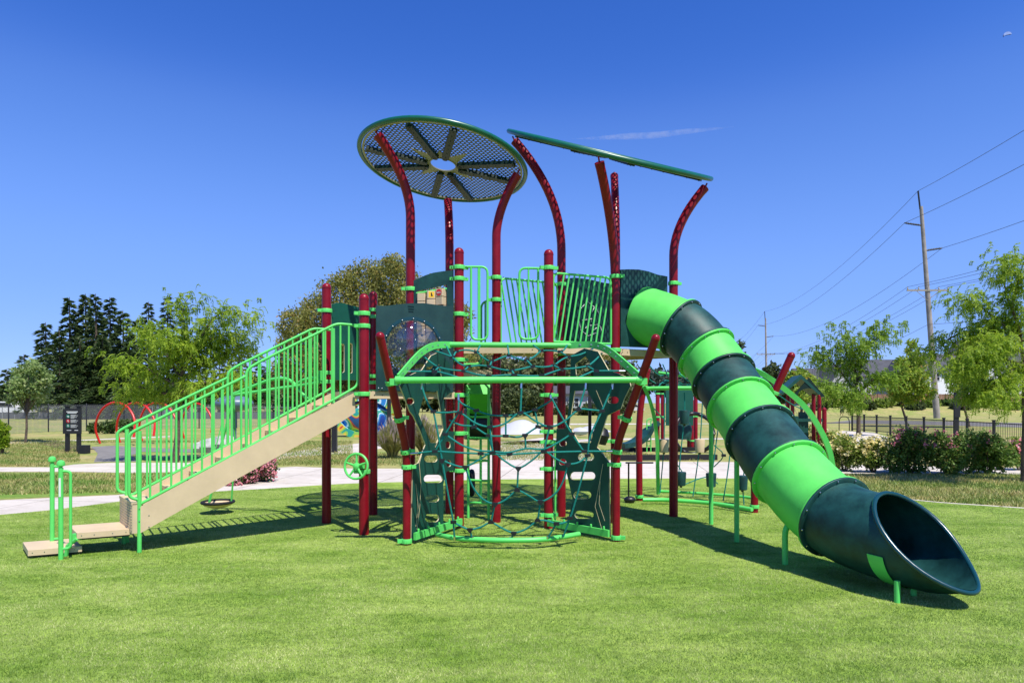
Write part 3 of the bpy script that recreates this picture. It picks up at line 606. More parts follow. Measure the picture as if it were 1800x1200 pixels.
# tan routed lines on the boards
def lines_px(A, B_, ls, name, off=0.045):
    d = (B_-A).normalized(); nr_ = Vector((d.y, -d.x, 0)); nr_ = -nr_ if nr_.y > 0 else nr_; b = MB()
    for l in ls: b.tube([VP(x, y, A+nr_*off, B_+nr_*off)[0] for x, y in l], 0.004, flat=(0.006, 0.003, nr_))
    return b.build(name, 'tanedge', ROOT)
lines_px(NL, PD, [[(731, 850), (735, 890), (731, 925)], [(741, 800), (737, 815), (740, 850), (738, 890), (733, 930)], [(779, 754), (765, 786)]], 'routed_line')
lines_px(NR, PF, [[(1055, 845), (1053, 885), (1063, 915)], [(1060, 815), (1046, 890), (1058, 930)], [(1048, 686), (1062, 720)]], 'routed_line')
# the rope net
def Yv(py, back=0): t = (py-665)/(948-665); return 7.70+0.17*t+0.10*math.sin(math.pi*min(1, max(0, t)))*-1+back
top_r = [[(784, 606), (795, 628), (802, 618), (820, 615), (838, 619), (850, 629), (864, 635), (880, 629), (895, 625), (910, 630), (926, 633), (940, 626), (951, 617), (968, 616), (985, 618), (992, 614), (997, 606)],
 [(752, 613), (775, 620), (795, 628), (808, 639), (823, 644), (842, 642), (861, 644), (880, 649), (900, 651), (918, 648), (936, 644), (955, 645), (973, 642), (986, 633), (999, 627), (1020, 623), (1042, 613)],
 [(740, 622), (755, 635), (771, 645), (793, 650), (816, 652), (838, 658), (859, 660.5), (882, 659.5), (904, 659), (928, 660.5), (952, 660), (968, 655), (987, 649), (1010, 647), (1032, 643), (1045, 634), (1058, 621)],
 [(710, 653), (764, 653), (785, 657), (808, 664)], [(1099, 652), (1048, 652), (1034, 656), (1016, 664)],
 [(845, 605), (838, 619)], [(892, 606), (895, 625)], [(937, 606), (951, 617)], [(823, 644), (816, 652)], [(900, 651), (904, 659)], [(926, 633), (936, 644)], [(864, 635), (861, 644)], [(973, 642), (987, 649)], [(1032, 643), (1048, 652)], [(771, 645), (764, 653)], [(985, 618), (999, 627)]]
fr = [[(741, 677), (750, 704), (762, 723), (785, 725), (808, 725), (835, 743), (861, 750), (888, 744), (915, 725), (940, 739), (966, 750), (992, 740), (1017, 720), (1037, 720), (1058, 722)],
 [(762, 723), (771, 768), (777, 808), (787, 865), (797, 917)], [(806, 700), (805, 725), (795, 742), (783, 763), (767, 790)],
 [(783, 763), (810, 781), (838, 791), (866, 793), (894, 795), (924, 788), (955, 789), (980, 778), (1005, 762)], [(968, 697), (985, 728), (1005, 762), (1026, 793)],
 [(735, 796), (765, 793), (800, 795), (845, 797), (896, 798), (955, 795), (1027, 793), (1070, 793)],
 [(777, 808), (798, 817), (818, 820), (842, 808), (866, 795), (886, 809), (911, 822), (935, 809), (956, 793), (977, 806), (998, 815), (1018, 812), (1033, 800)],
 [(818, 820), (830, 853), (848, 876), (870, 885), (890, 877), (909, 862), (930, 871), (950, 881), (975, 868), (990, 845), (998, 815)],
 [(797, 917), (812, 925), (826, 930), (845, 926), (863, 918), (883, 928), (903, 936), (925, 929), (945, 915), (962, 915), (978, 920), (992, 918), (1002, 910), (1015, 868), (1025, 830), (1033, 800)],
 [(1033, 800), (1038, 765), (1058, 722), (1077, 677)], [(1030, 677), (1017, 720)], [(917, 675), (915, 725)],
 [(870, 885), (863, 918)], [(911, 822), (909, 862)], [(950, 881), (945, 915)], [(861, 750), (866, 795)], [(966, 750), (956, 793)],
 [(797, 917), (799, 948)], [(826, 930), (831, 950)], [(903, 936), (897, 951)], [(978, 920), (961, 948)], [(1002, 910), (990, 943)]]
bk = [[(806, 700), (812, 709), (837, 721), (862, 729), (889, 730), (915, 727), (940, 720), (968, 704), (968, 697)], [(790, 738), (810, 747), (833, 750), (859, 765), (889, 766), (908, 768), (923, 764), (946, 750), (970, 749)],
 [(837, 721), (833, 750)], [(889, 730), (889, 764)], [(940, 720), (946, 750)], [(859, 765), (866, 792)], [(923, 764), (924, 788)]]
NET = MB(); joints = {}
def jpt(x, y, lay):
    if lay == 't': return W(x, y, invY(y))
    Y = Yv(y, 0.16 if lay == 'b' else 0); ex_ = abs(x-905)/170.0; Y += 0.30*max(0, ex_-0.55)
    return W(x, y, Y)
for lay, ls in (('t', top_r), ('f', fr), ('b', bk)):
    for l in ls:
        P = [jpt(x, y, lay) for x, y in l]; NET.tube(bez(P, 4) if len(P) > 2 else P, 0.0108, 7)
net = NET.build('rope_net', 'rope', ROOT)
seen = {}
JN = {'t': [(802, 618), (795, 628), (838, 619), (864, 635), (895, 625), (926, 633), (951, 617), (985, 618), (823, 644), (861, 644), (900, 651), (936, 644), (973, 642), (999, 627), (771, 645), (764, 653), (816, 652), (859, 660.5), (904, 659), (952, 660), (987, 649), (1032, 643), (1048, 652)],
 'f': [(762, 723), (808, 725), (861, 750), (915, 725), (966, 750), (1017, 720), (1058, 722), (783, 763), (1005, 762), (765, 793), (845, 797), (866, 795), (896, 798), (956, 793), (1027, 793), (777, 808), (1033, 800), (818, 820), (911, 822), (998, 815), (870, 885), (909, 862), (950, 881), (797, 917), (826, 930), (863, 918), (903, 936), (945, 915), (978, 920), (1002, 910)],
 'b': [(837, 721), (889, 730), (940, 720), (833, 750), (859, 765), (889, 766), (923, 764), (946, 750)]}
tris = {(911, 822): -1, (870, 885): -1, (950, 881): -1, (903, 936): -1, (826, 930): -1, (909, 862): 1, (945, 915): 1, (863, 918): 1, (818, 820): -1, (1017, 720): 1, (923, 764): -1, (777, 808): -1, (998, 815): -1}
for lay, ls in JN.items():
    for x, y in ls:
        p = jpt(x, y, lay); b = MB()
        if (x, y) in tris:
            s_ = tris[(x, y)]; b.board([(-.034, -.014), (.034, -.014), (.034, .004), (.009, .038), (-.009, .038), (-.034, .004)], [], lambda u, v: p+Vector((u, 0, v*s_)), 0.034, (0, 1, 0))
        else: b.box(p, (0.066, 0.038, 0.034), Matrix.Rotation(random.uniform(-.3, .3), 3, 'Y')); b.lathe(p, [(0.012, -0.02), (0.014, 0), (0.012, 0.02)], 8, (0, 1, 0))
        b.build('rope_joint', 'black', net)
b = MB()
for x, y, x2, y2, l in ((741, 668, 741, 684, 'f'), (1077, 668, 1076, 684, 'f'), (1030, 668, 1029, 684, 'f'), (806, 692, 806, 703, 'f'), (917, 668, 916, 682, 'f'), (735, 796, 722, 797, 'f'), (1065, 793, 1076, 793, 'f'), (799, 942, 799, 950, 'f'), (897, 944, 896, 951, 'f'), (831, 942, 832, 950, 'f'), (963, 942, 960, 949, 'f'), (968, 694, 968, 700, 'f'), (710, 653, 722, 653, 't'), (1099, 652, 1088, 652, 't'), (752, 613, 758, 615, 't'), (1058, 621, 1053, 627, 't'), (1042, 613, 1036, 616, 't')):
    b.tube([jpt(x, y, l), jpt(x2, y2, l)], 0.013, 8)
b.build('rope_ferrules', 'steel', net)

# ------------------------------------------------------------ stairs
SA = Vector((-4.17, 7.64, 0)); SB = Vector((-1.98, 8.73, 0)); SW = Vector((-0.45, 0.55, 0)); sd = (SB-SA).normalized(); sn = Vector((sd.y, -sd.x, 0))
sp = lambda x, y: VP(x, y, SA, SB)[0]
outer = [(247, 936), (247, 890), (262, 880), (500, 751.5), (623, 690), (624, 725), (598, 742), (440, 828), (300, 906)]
st = empty  # (name kept free)
def uz(l): return [((sp(x, y)-SA).dot(sd), sp(x, y).z) for x, y in l]
stair = None
for i, off in enumerate((Vector((0, 0, 0)), SW)):
    b = MB(); b.board(uz(outer), [], lambda u, z: SA+sd*u+Vector((0, 0, z))+off, 0.04, sn); b.cur = 1
    for x, y in ((330, 842), (585, 708), (262, 905), (262, 925)): p = sp(x, y)+off+sn*0.021; b.ball(p, 0.007, 6)
    b.build('stringer', ['tan', 'steel'], ROOT)
z0 = sp(250, 890).z; z1 = sp(623, 690).z; u0 = (sp(250, 890)-SA).dot(sd); u1 = (sp(623, 690)-SA).dot(sd)
nst = 8; rot = Matrix((sd, Vector((-sd.y, sd.x, 0)), Vector((0, 0, 1)))).transposed(); wlen = SW.length; wdir = SW.normalized()
skew = Matrix((sd, wdir, Vector((0, 0, 1)))).transposed()
for i in range(nst):
    t = (i+0.5)/nst; c = SA+sd*(u0+(u1-u0)*(t+0.02))+SW*0.5; c.z = z0+(z1-z0)*t-0.10
    b = MB(); b.box(c, (0.31, wlen-0.045, 0.035), skew); b.box(c+sd*-0.14-Vector((0, 0, 0.055)), (0.018, wlen-0.05, 0.085), skew)
    for g in range(4): b.box(c+sd*(-0.12+g*0.07)+Vector((0, 0, 0.018)), (0.018, wlen-0.08, 0.004), skew)
    b.build('stair_tread', 'tan', ROOT)
# ribbed front of the lowest step
b = MB(); c = (sp(247, 912)+SW*0.5)-sd*0.05; zt = sp(247, 884).z; zb_ = sp(247, 936).z
b.box(Vector((c.x, c.y, (zt+zb_)/2)), (0.07, wlen+0.02, zt-zb_), skew)
for g in range(9): b.box(Vector((c.x, c.y, zb_+0.04+(zt-zb_-0.08)*g/8))-sd*0.037, (0.008, wlen-0.02, 0.010), skew)
b.box(Vector((c.x, c.y, zt))+sd*0.09, (0.26, wlen+0.02, 0.03), skew)
b.build('stair_front', 'tan', ROOT)
def srail(off):
    P = lambda x, y: sp(x, y)+off
    s1 = [P(245, 878), P(227, 874), P(227, 763), P(240, 755), P(433, 660.5)]
    s2 = [P(433, 813), P(433, 650), P(445, 642), P(592, 568.5), P(629, 572), P(629, 678), P(605, 692), P(433, 787), P(247, 885)]
    b = MB(); b.tube(rounded(s1, 0.12, 6), 0.0175, 10); b.tube(rounded(s2[:2]+[P(452, 638)]+s2[3:6]+s2[6:], 0.07, 5), 0.0175, 10)
    b.tube([P(586.5, 577), P(586.5, 727)], 0.017, 10)
    o = b.build('stair_railing', 'lime', ROOT)
    q = MB(); pb = SA+off; q.tube([Vector((pb.x, pb.y, 0)), Vector((pb.x, pb.y, P(245, 757).z))], 0.0235, 14); q.cur = 1
    for z in (0.36, 0.5): q.ball((pb.x+sn.x*0.024, pb.y+sn.y*0.024, z), 0.008, 6)
    q.build('railing_leg', ['lime', 'steel'], o)
    x = 258.0
    def ytop(x): return np.interp(x, [240, 433, 434, 445, 592, 629], [755, 660.5, 648, 642, 568.5, 572])
    def ybot(x): return np.interp(x, [247, 433, 605, 629], [885, 787, 692, 678])
    s_arc = 0.0; L = (SB-SA).length; n = int(L/0.102)
    for i in range(1, n):
        p = SA+sd*(L*i/n); px = 900+1200*p.x/p.y
        if px > 622: break
        q = MB(); q.tube([P(px, ybot(px)), P(px, ytop(px))], 0.0125, 8); q.build('baluster', 'lime', o)
    return o
r1 = srail(Vector((0, 0, 0))); r2 = srail(SW)
# low landings and their hand loops
def plank_step(pts, z, th, legs=0):
    b = MB(); b.board([(p[0], p[1]) for p in pts], [], lambda x, y: (x, y, z-th/2), th, (0, 0, 1)); o = b.build('landing', 'tan', ROOT, smooth=20)
    q = MB(); c = sum((Vector((p[0], p[1], 0)) for p in pts), Vector())/4
    q.board([tuple((Vector((p[0], p[1], 0)).lerp(c, 0.12))[:2]) for p in pts], [], lambda x, y: (x, y, z-th-0.012), 0.02, (0, 0, 1)); q.build('landing_frame', 'blackmetal', o)
    q = MB(); a, d_ = Vector((pts[0][0], pts[0][1], z-th*0.5)), Vector((pts[1][0], pts[1][1], z-th*0.5))
    for t in (0.08, 0.3, 0.62, 0.86, 0.93): q.ball(a.lerp(d_, t), 0.006, 6)
    q.build('landing_bolts', 'steel', o); return o
wl = Vector((-0.37, 0.44, 0))
a = G(49, 969.5, .085); c = G(104, 965, .085); a.z = c.z = 0; c2 = c+(c-a)*0.75
plank_step([a, c2, c2+wl, a+wl], 0.10, 0.06)
a = G(135, 936.5, .26); c = G(235, 929, .26); a.z = c.z = 0
plank_step([a, c, c+wl*1.05, a+wl*1.05], 0.26, 0.062)
b = MB(); p = G(135, 960, 0); b.box((a.x-0.03, a.y+0.05, 0.215), (0.10, 0.05, 0.06)); b.tube([Vector((c.x+wl.x*0.9, c.y+wl.y*0.9, 0)), Vector((c.x+wl.x*0.9, c.y+wl.y*0.9, 0.2))], 0.025, 8); b.tube([Vector((a.x, a.y, 0.2)), Vector((a.x-0.1, a.y, 0.12)), Vector((a.x-0.12, a.y, 0))], 0.022, 8); b.build('landing_bracket', 'lime', ROOT)
for base, hd in ((G(107, 984), 1), (G(107, 984)+Vector((-0.45, 0.53, 0)), 0)):
    b = MB(); b.lathe((base.x, base.y, 0), [(0.024, 0), (0.024, 0.985), (0.016, 0.99), (0.016, 1.0), (0.038, 1.01), (0.041, 1.03), (0.034, 1.055), (0.014, 1.068), (0.001, 1.07)], 20); b.cur = 1
    if hd: b.box((base.x+0.004, base.y-0.0245, 0.78), (0.022, 0.002, 0.20))
    o = b.build('entry_post', ['lime', 'white'], ROOT)
    b = MB(); q = Vector((base.x, base.y, 0)); b.tube(rounded([q+Vector((0, 0, .95)), q+Vector((.085, .03, .95)), q+Vector((.085, .03, .12)), q+Vector((0, 0, .12))], .07), 0.015, 10); b.build('hand_loop', 'lime', o)

# steering wheel on the front left post
wc = W(626, 819, 8.52); ax = Vector((-0.25, -1, 0.12)).normalized(); ux = Vector((1, 0, 0)); ux = (ux-ax*ux.dot(ax)).normalized(); uy = ax.cross(ux)
b = MB(); rw = 0.155; b.tube([wc+(ux*math.cos(2*math.pi*i/36)+uy*math.sin(2*math.pi*i/36))*rw for i in range(36)], 0.0155, 8, closed=True)
for i in range(5): a = 2*math.pi*i/5+0.3; d = ux*math.cos(a)+uy*math.sin(a); b.tube([wc+d*0.02-ax*0.01, wc+d*rw], [0.017, 0.011], 8)
b.lathe(wc, [(0.045, -0.02), (0.04, 0.012), (0.02, 0.022), (0.001, 0.024)], 16, ax)
wh = b.build('steering_wheel', 'lime', ROOT)
b = MB(); b.tube([wc, wc-ax*0.06, Vector((PB.x, PB.y-0.02, wc.z-0.01))], 0.022, 10); b.box((PB.x-0.02, PB.y-0.02, wc.z-0.01), (0.10, 0.17, 0.055)); b.build('wheel_bracket', 'lime', wh)

# loop climber behind the stairs
b = MB()
for l, y0, y1 in (([(411, 692), (444, 679), (473, 668), (493, 665), (507, 667), (519, 676), (528, 687), (541, 702)], 10.0, 9.6), ([(411, 694), (440, 690), (460, 687), (493, 682), (517, 679), (540, 675), (566, 671)], 10.0, 9.5), ([(519, 678), (528, 671), (540, 666), (566, 663)], 9.7, 9.5)):
    P = [W(x, y, y0+(y1-y0)*i/(len(l)-1)) for i, (x, y) in enumerate(l)]; b.tube(bez(P, 4), 0.024, 10)
b.build('loop_climber', 'lime', ROOT)
b = MB(); b.box(W(567, 660, 9.5), (0.12, 0.10, 0.14)); b.build('loop_bracket', 'lime', ROOT)
# vertical bar, ladder and small slide under the deck
b = MB(); b.tube([G(976, 926), W(976, 778, 9.27)], 0.014, 8); b.build('fire_pole', 'lime', ROOT)
b = MB(); L1, L2 = G(823, 911), G(859, 914)
b.tube([L1, Vector((L1.x, L1.y, 1.9))], 0.02, 8); b.tube([L2, Vector((L2.x, L2.y, 1.9))], 0.02, 8); b.tube([W(845, 882, 10.3), W(845, 770, 10.3)], 0.02, 8)
for y in (732, 769, 808, 843, 882): b.tube([Vector((L1.x, L1.y, zat(y, L1.y))), Vector((L2.x, L2.y, zat(y, L1.y)))], 0.017, 8)
b.build('rung_ladder', 'lime', ROOT)
b = MB(); P = [W(840, 684, 10.1), W(840, 700, 10.35), W(842, 718, 10.7), W(845, 732, 11.0)]
b.tube(P, 0.3, flat=(0.36, 0.16, (0, 0, 1))); b.build('chute', 'limeplastic', ROOT)
b = MB(); c = W(829, 848, 10.6); b.tube([c+Vector((0.0, math.sin(2*math.pi*i/24)*0.17, math.cos(2*math.pi*i/24)*0.17)) for i in range(24)], 0.045, 8, closed=True); b.build('black_ring', 'rubber', ROOT)
b = MB(); b.lathe(W(838, 745, 10.9), [(0.05, -0.22), (0.24, -0.2), (0.26, 0), (0.22, 0.2), (0.05, 0.22)], 20, (1, 0.3, 0)); b.build('talk_drum', 'black', ROOT)
# small dark seat on the right board
b = MB(); b.lathe(W(1056, 765, 9.3), [(0.02, -0.12), (0.10, -0.11), (0.12, 0.02), (0.07, 0.10), (0.01, 0.12)], 16, (0.25, -0.1, 1)); b.build('step_pod', 'black', ROOT)

# ------------------------------------------------------------ tube slide
SP = [Vector(p) for p in ((1.885, 9.86, 2.935), (2.34, 9.47, 2.72), (2.61, 9.20, 2.36), (2.75, 8.88, 2.00), (2.83, 8.47, 1.66), (2.91, 7.98, 1.31), (2.985, 7.36, 0.93), (3.20, 6.76, 0.555))]
EX = [Vector((3.40, 6.06, 0.49)), Vector((3.78, 5.30, 0.47))]
full = bez([SP[0]-Vector((.35, -.25, -.08))]+SP+EX, 10)[10:]      # 10 samples per section, from the mouth on
SR = 0.385
def frame(i):
    t = (full[min(i+1, len(full)-1)]-full[max(i-1, 0)]).normalized(); sx = t.cross(Vector((0, 0, 1))).normalized(); up = sx.cross(t); return t, sx, up
NS = 40
def ring(i, r, off=0.0):
    t, sx, up = frame(i); return [full[i]+t*off+(up*math.cos(2*math.pi*k/NS)+sx*math.sin(2*math.pi*k/NS))*r for k in range(NS)]
slide = ROOT
cols = ['limeplastic', 'dgplastic', 'limeplastic', 'dgplastic', 'limeplastic', 'dgplastic', 'limeplastic']
def flange(b, i, off, w_=0.026, r2=0.430):
    t, sx, up = frame(i); vs = []; 
    for (r, o) in ((SR-0.004, off), (r2-0.004, off), (r2, off+0.004), (r2, off+w_-0.004), (r2-0.004, off+w_), (SR-0.004, off+w_)): vs += [full[i]+t*o+(up*math.cos(2*math.pi*k/NS)+sx*math.sin(2*math.pi*k/NS))*r for k in range(NS)]
    b.add(vs, [(a*NS+k, a*NS+(k+1) % NS, (a+1)*NS+(k+1) % NS, (a+1)*NS+k) for a in range(5) for k in range(NS)])
for s_ in range(7):
    b = MB(); rows = [ring(10*s_+j, SR*(1+0.012*math.sin(math.pi*j/10)+(0.11*(1-j/10)**2.5 if s_ == 0 else 0))) for j in range(11)]
    b.add([p for r in rows for p in r], [(j*NS+k, j*NS+(k+1) % NS, (j+1)*NS+(k+1) % NS, (j+1)*NS+k) for j in range(10) for k in range(NS)])
    b.add([p for r in [ring(10*s_+j, SR-0.008) for j in range(11)] for p in r], [(j*NS+k, (j+1)*NS+k, (j+1)*NS+(k+1) % NS, j*NS+(k+1) % NS) for j in range(10) for k in range(NS)])
    flange(b, 10*s_+10, -0.026); 
    if s_ > 0: flange(b, 10*s_, 0.001)
    # moulding seam
    for th in (1.35*math.pi,):
        P = []
        for j in range(11): t, sx, up = frame(10*s_+j); P.append(full[10*s_+j]+(up*math.cos(th)+sx*math.sin(th))*(SR*1.012))
        b.tube(P, 0.007, 6)
    o = b.build('slide_section', cols[s_], slide, smooth=50)
    q = MB(); t, sx, up = frame(10*s_+10)
    for k in range(12): a = 2*math.pi*(k+.5)/12; d = up*math.cos(a)+sx*math.sin(a); q.ball(full[10*s_+10]+d*0.408-t*0.029, 0.010, 6); q.ball(full[10*s_+10]+d*0.408+t*0.03, 0.010, 6)
    q.build('section_bolts', 'steel', o)
# exit scoop: the last section cut off on a slope, with a rolled rim
Pst = full[70]; d0 = (full[72]-full[70]).normalized(); dE = (EX[1]-Pst); dE.z = 0; dE.normalize(); sxE = dE.cross(Vector((0, 0, 1)))
def ept(s_, k, r):
    a = 2*math.pi*k/NS; ca = math.cos(a); s_end = 0.57+0.80*(1-ca)/2; q = s_*s_end; base = Pst+dE*q; base.z = Pst.z-0.105*(1-math.exp(-q/0.25))+0.10*max(0, (q-0.95)/0.42)**2; 
    tt = (-d0*(1-min(1, q/0.35))-dE*min(1, q/0.35)).normalized() if q < 0.35 else -dE
    t = -tt; sx = t.cross(Vector((0, 0, 1))).normalized(); up = sx.cross(t); fl = 1-0.34*min(1, max(0, (q-0.74)/0.63))**1.4
    return base+(up*ca+sx*math.sin(a)*fl)*r
b = MB(); NR_ = 22
for r in (SR, SR-0.012):
    b.add([ept(j/NR_, k, r) for j in range(NR_+1) for k in range(NS)], [(j*NS+k, j*NS+(k+1) % NS, (j+1)*NS+(k+1) % NS, (j+1)*NS+k) for j in range(NR_) for k in range(NS)])
flange(b, 70, 0.001); ex_o = b.build('slide_exit', 'dgplastic', slide, smooth=60)
b = MB(); b.tube([ept(1, k, SR+0.012) for k in range(NS)], 0.021, 10, closed=True); b.build('exit_rim', 'dglip', ex_o)
b = MB()
for s_, k in ((0.80, 11), (0.62, 14)): p = ept(s_, k, SR-0.02); b.ball(p, 0.010, 8)
for s_, k in ((0.62, NS-11), (0.62, NS-14)): p = ept(s_, k, SR+0.018); b.ball(p, 0.012, 8)
b.build('exit_bolts', 'steel', ex_o)
# the exit's saddle strap and feet
b = MB(); ks = [i*0.5 for i in range(23, 2*NS-22)]; sw = 0.05
A_ = [ept(0.64-0.0*abs(k-NS/2), k, SR+0.012) for k in ks]
def sdir(k, s0): return ept(s0, k, SR+0.012)
v = []
for k in ks:
    se = 0.57+0.80*(1-math.cos(2*math.pi*k/NS))/2; s0 = 0.70/se; v += [ept(s0, k, SR+0.003), ept(s0+0.13/se, k, SR+0.003), ept(s0+0.15/se, k, SR+0.013), ept(s0, k, SR+0.013)]
n = len(ks); b.add(v, [(i*4+j, i*4+(j+1) % 4, (i+1)*4+(j+1) % 4, (i+1)*4+j) for i in range(n-1) for j in range(4)]+[(0, 1, 2, 3), ((n-1)*4+3, (n-1)*4+2, (n-1)*4+1, (n-1)*4)])
b.build('exit_strap', 'lime', ex_o)
def leg(pts, r=0.038):
    b = MB(); b.tube(pts, r, 16); return b.build('slide_leg', 'lime', slide)
for px in ((1577, 1060), (1606, 1048)): p = G(*px); leg([p, Vector((p.x, p.y, 0.19 if px[0] < 1590 else 0.16))], 0.024)
p = G(1250, 922); leg([p, Vector((p.x, p.y, 1.62)), Vector((p.x+0.1, p.y-0.02, 1.9))], 0.030)
p = G(1295, 953); leg([p, Vector((p.x, p.y, 1.05)), Vector((p.x+0.08, p.y-0.02, 1.22))], 0.030)
p = G(1380, 993); leg(rounded([p, Vector((p.x, p.y, 0.40)), Vector((p.x+0.14, p.y+0.02, 0.50))], 0.1), 0.030)

# ------------------------------------------------------------ hanging dish spinner and its own things
hs_ = empty('hanging_dish_seat', G(383, 893)); tag(hs_, 'shallow black-rimmed dish seat on lime arms hanging just above the turf under the stairs', 'spinner seat')
cb = W(383, 886, 10.35); b = MB(); b.lathe((cb.x, cb.y, cb.z-0.02), [(0.001, -0.03), (0.10, -0.028), (0.19, 0.005), (0.235, 0.05), (0.225, 0.06), (0.17, 0.025), (0.05, 0.0), (0.001, -0.002)], 28); b.cur = 1; b.tube([(cb.x+0.225*math.cos(a), cb.y+0.225*math.sin(a), cb.z+0.035) for a in [2*math.pi*i/28 for i in range(28)]], 0.022, 8, closed=True)
b.build('dish', ['tan', 'rubber'], hs_); tp = W(411, 696, 10.1)
for a in (0.35, 2.6, 4.4):
    b = MB(); p = Vector((cb.x+0.19*math.cos(a), cb.y+0.19*math.sin(a), cb.z+0.03)); b.tube([p, p.lerp(tp, .5)+Vector((0.03*math.cos(a), 0.05*math.sin(a), 0)), tp], 0.014, 8); b.build('arm', 'lime', hs_)

# ------------------------------------------------------------ second rope climber behind the slide
RC2 = empty('rope_climber', G(1225, 885)); tag(RC2, 'rope climber with hanging cup steps between lime arches, behind the tube slide', 'climber')
q1 = [G(1124, 880)]+[W(x, y, 11.7) for x, y in ((1123.5, 800), (1123, 765), (1126, 717), (1131.5, 682), (1138, 652))]
path_post([q1[0]]+bez(q1[1:], 4), [0.08, zat(680, 11.7)], r=0.055, cap=True, parent=RC2)
kk = [G(1326, 901), W(1327, 800, 10.45), W(1335, 750, 10.45), W(1358, 697, 10.4), W(1391, 625, 10.3)]
path_post([kk[0]]+bez(kk[1:], 4), [0.10, zat(690, 10.4)], r=0.055, cap=True, parent=RC2)
def gtube(l, z, r, nm='climber_bar', mt='lime'):
    b = MB(); b.tube(bez([G(x, y, z) for x, y in l], 5), r, 10); return b.build(nm, mt, RC2)
gtube([(1130, 878), (1165, 878), (1200, 880), (1240, 883), (1280, 888), (1322, 895)], 0.08, 0.032)
gtube([(1160, 863), (1200, 865), (1250, 868), (1300, 872), (1345, 878)], 0.10, 0.024)
def wcurve(l, Ys, r=0.03, flat=None, nm='climber_arch'):
    P = [W(x, y, Ys[0]+(Ys[1]-Ys[0])*i/(len(l)-1)) for i, (x, y) in enumerate(l)]; b = MB(); b.tube(bez(P, 5), r, 10, flat=flat); return b.build(nm, 'lime', RC2)
wcurve([(1131, 678), (1142, 703), (1150, 735), (1155, 775), (1156, 820), (1157, 868)], (11.6, 12.2), flat=(0.045, 0.06, (1, 0, 0)))
wcurve([(1290, 638), (1325, 650), (1352, 664), (1385, 688), (1415, 715), (1440, 752), (1457, 790), (1464, 830), (1465, 872)], (11.0, 11.6), flat=(0.05, 0.085, (1, 0, 0.2)))
wcurve([(1131, 683), (1170, 682), (1230, 682)], (11.7, 11.5), 0.035, nm='climber_bar')
wcurve([(1158, 655), (1200, 660), (1260, 662), (1310, 655)], (12.8, 12.2), 0.03, nm='climber_bar')
nb = MB(); cups = []
def rope_run(l, Y, Y2=None): P = [W(x, y, Y+((Y2 or Y)-Y)*i/max(1, len(l)-1)) for i, (x, y) in enumerate(l)]; nb.tube(P if len(P) < 3 else bez(P, 3), 0.010, 6)
for l, Y, cs in (([(1168, 690), (1167, 783), (1160, 866)], 12.0, [(1167, 783, 'tan')]), ([(1203, 690), (1203, 733), (1196, 800), (1190, 872)], 11.6, [(1203, 733, 'dgplastic'), (1197, 841, 'dgplastic')]),
        ([(1235, 700), (1230, 783), (1218, 872)], 11.9, [(1230, 783, 'tan')]), ([(1262, 755), (1250, 845), (1246, 876)], 11.6, [(1250, 843, 'dgplastic')]), ([(1283, 800), (1277, 845), (1271, 880)], 11.4, []), ([(1312, 790), (1306, 850), (1308, 890)], 11.2, [(1305, 848, 'dgplastic')])):
    rope_run(l, Y)
    for x, y, m_ in cs: cups.append((W(x, y, Y), m_))
for l in ([(1140, 640), (1160, 660), (1190, 655), (1215, 672), (1240, 660)], [(1150, 690), (1170, 668), (1200, 678), (1235, 665)], [(1130, 655), (1155, 675), (1185, 668), (1210, 682)], [(1165, 640), (1180, 668), (1200, 655), (1230, 680)], [(1195, 640), (1205, 660), (1240, 650)], [(1370, 695), (1395, 712), (1420, 722)], [(1190, 815), (1205, 840), (1200, 852), (1240, 838), (1262, 850)], [(1255, 782), (1272, 800), (1255, 820)], [(1150, 718), (1170, 740)]): rope_run(l, 11.7, 12.3)
rn = nb.build('climber_ropes', 'rope', RC2)
for p, m_ in cups:
    b = MB(); b.lathe(p, [(0.001, -0.118), (0.06, -0.12), (0.075, -0.112), (0.088, 0.10), (0.082, 0.115), (0.001, 0.12)], 20); b.cur = 1; b.lathe(p, [(0.02, -0.15), (0.025, -0.12)], 8); b.build('cup_step', [m_, 'black'], RC2)
for x, y in ((1167, 660), (1190, 657), (1203, 678), (1235, 665), (1418, 722), (1192, 838), (1272, 800), (1155, 675), (1225, 672)):
    b = MB(); b.box(W(x, y, 11.9), (0.07, 0.05, 0.045)); b.build('climber_joint', 'black', rn)
# black balance rail
BR = empty('balance_rail', G(1107, 884)); tag(BR, 'thin black balance rail with a round foot, on the turf left of the rope climber', 'balance rail')
b = MB(); b.tube([W(1100, 813, 11.2), W(1148, 813, 11.4)], 0.014, 8); b.tube([G(1105, 884), W(1105, 813, 11.3)], 0.014, 8); b.build('rail', 'blackmetal', BR)
b = MB(); p = G(1107, 884); b.ball((p.x, p.y, 0.06), 0.085, 14, (1.2, 1, 0.7)); b.build('foot', 'black', BR)

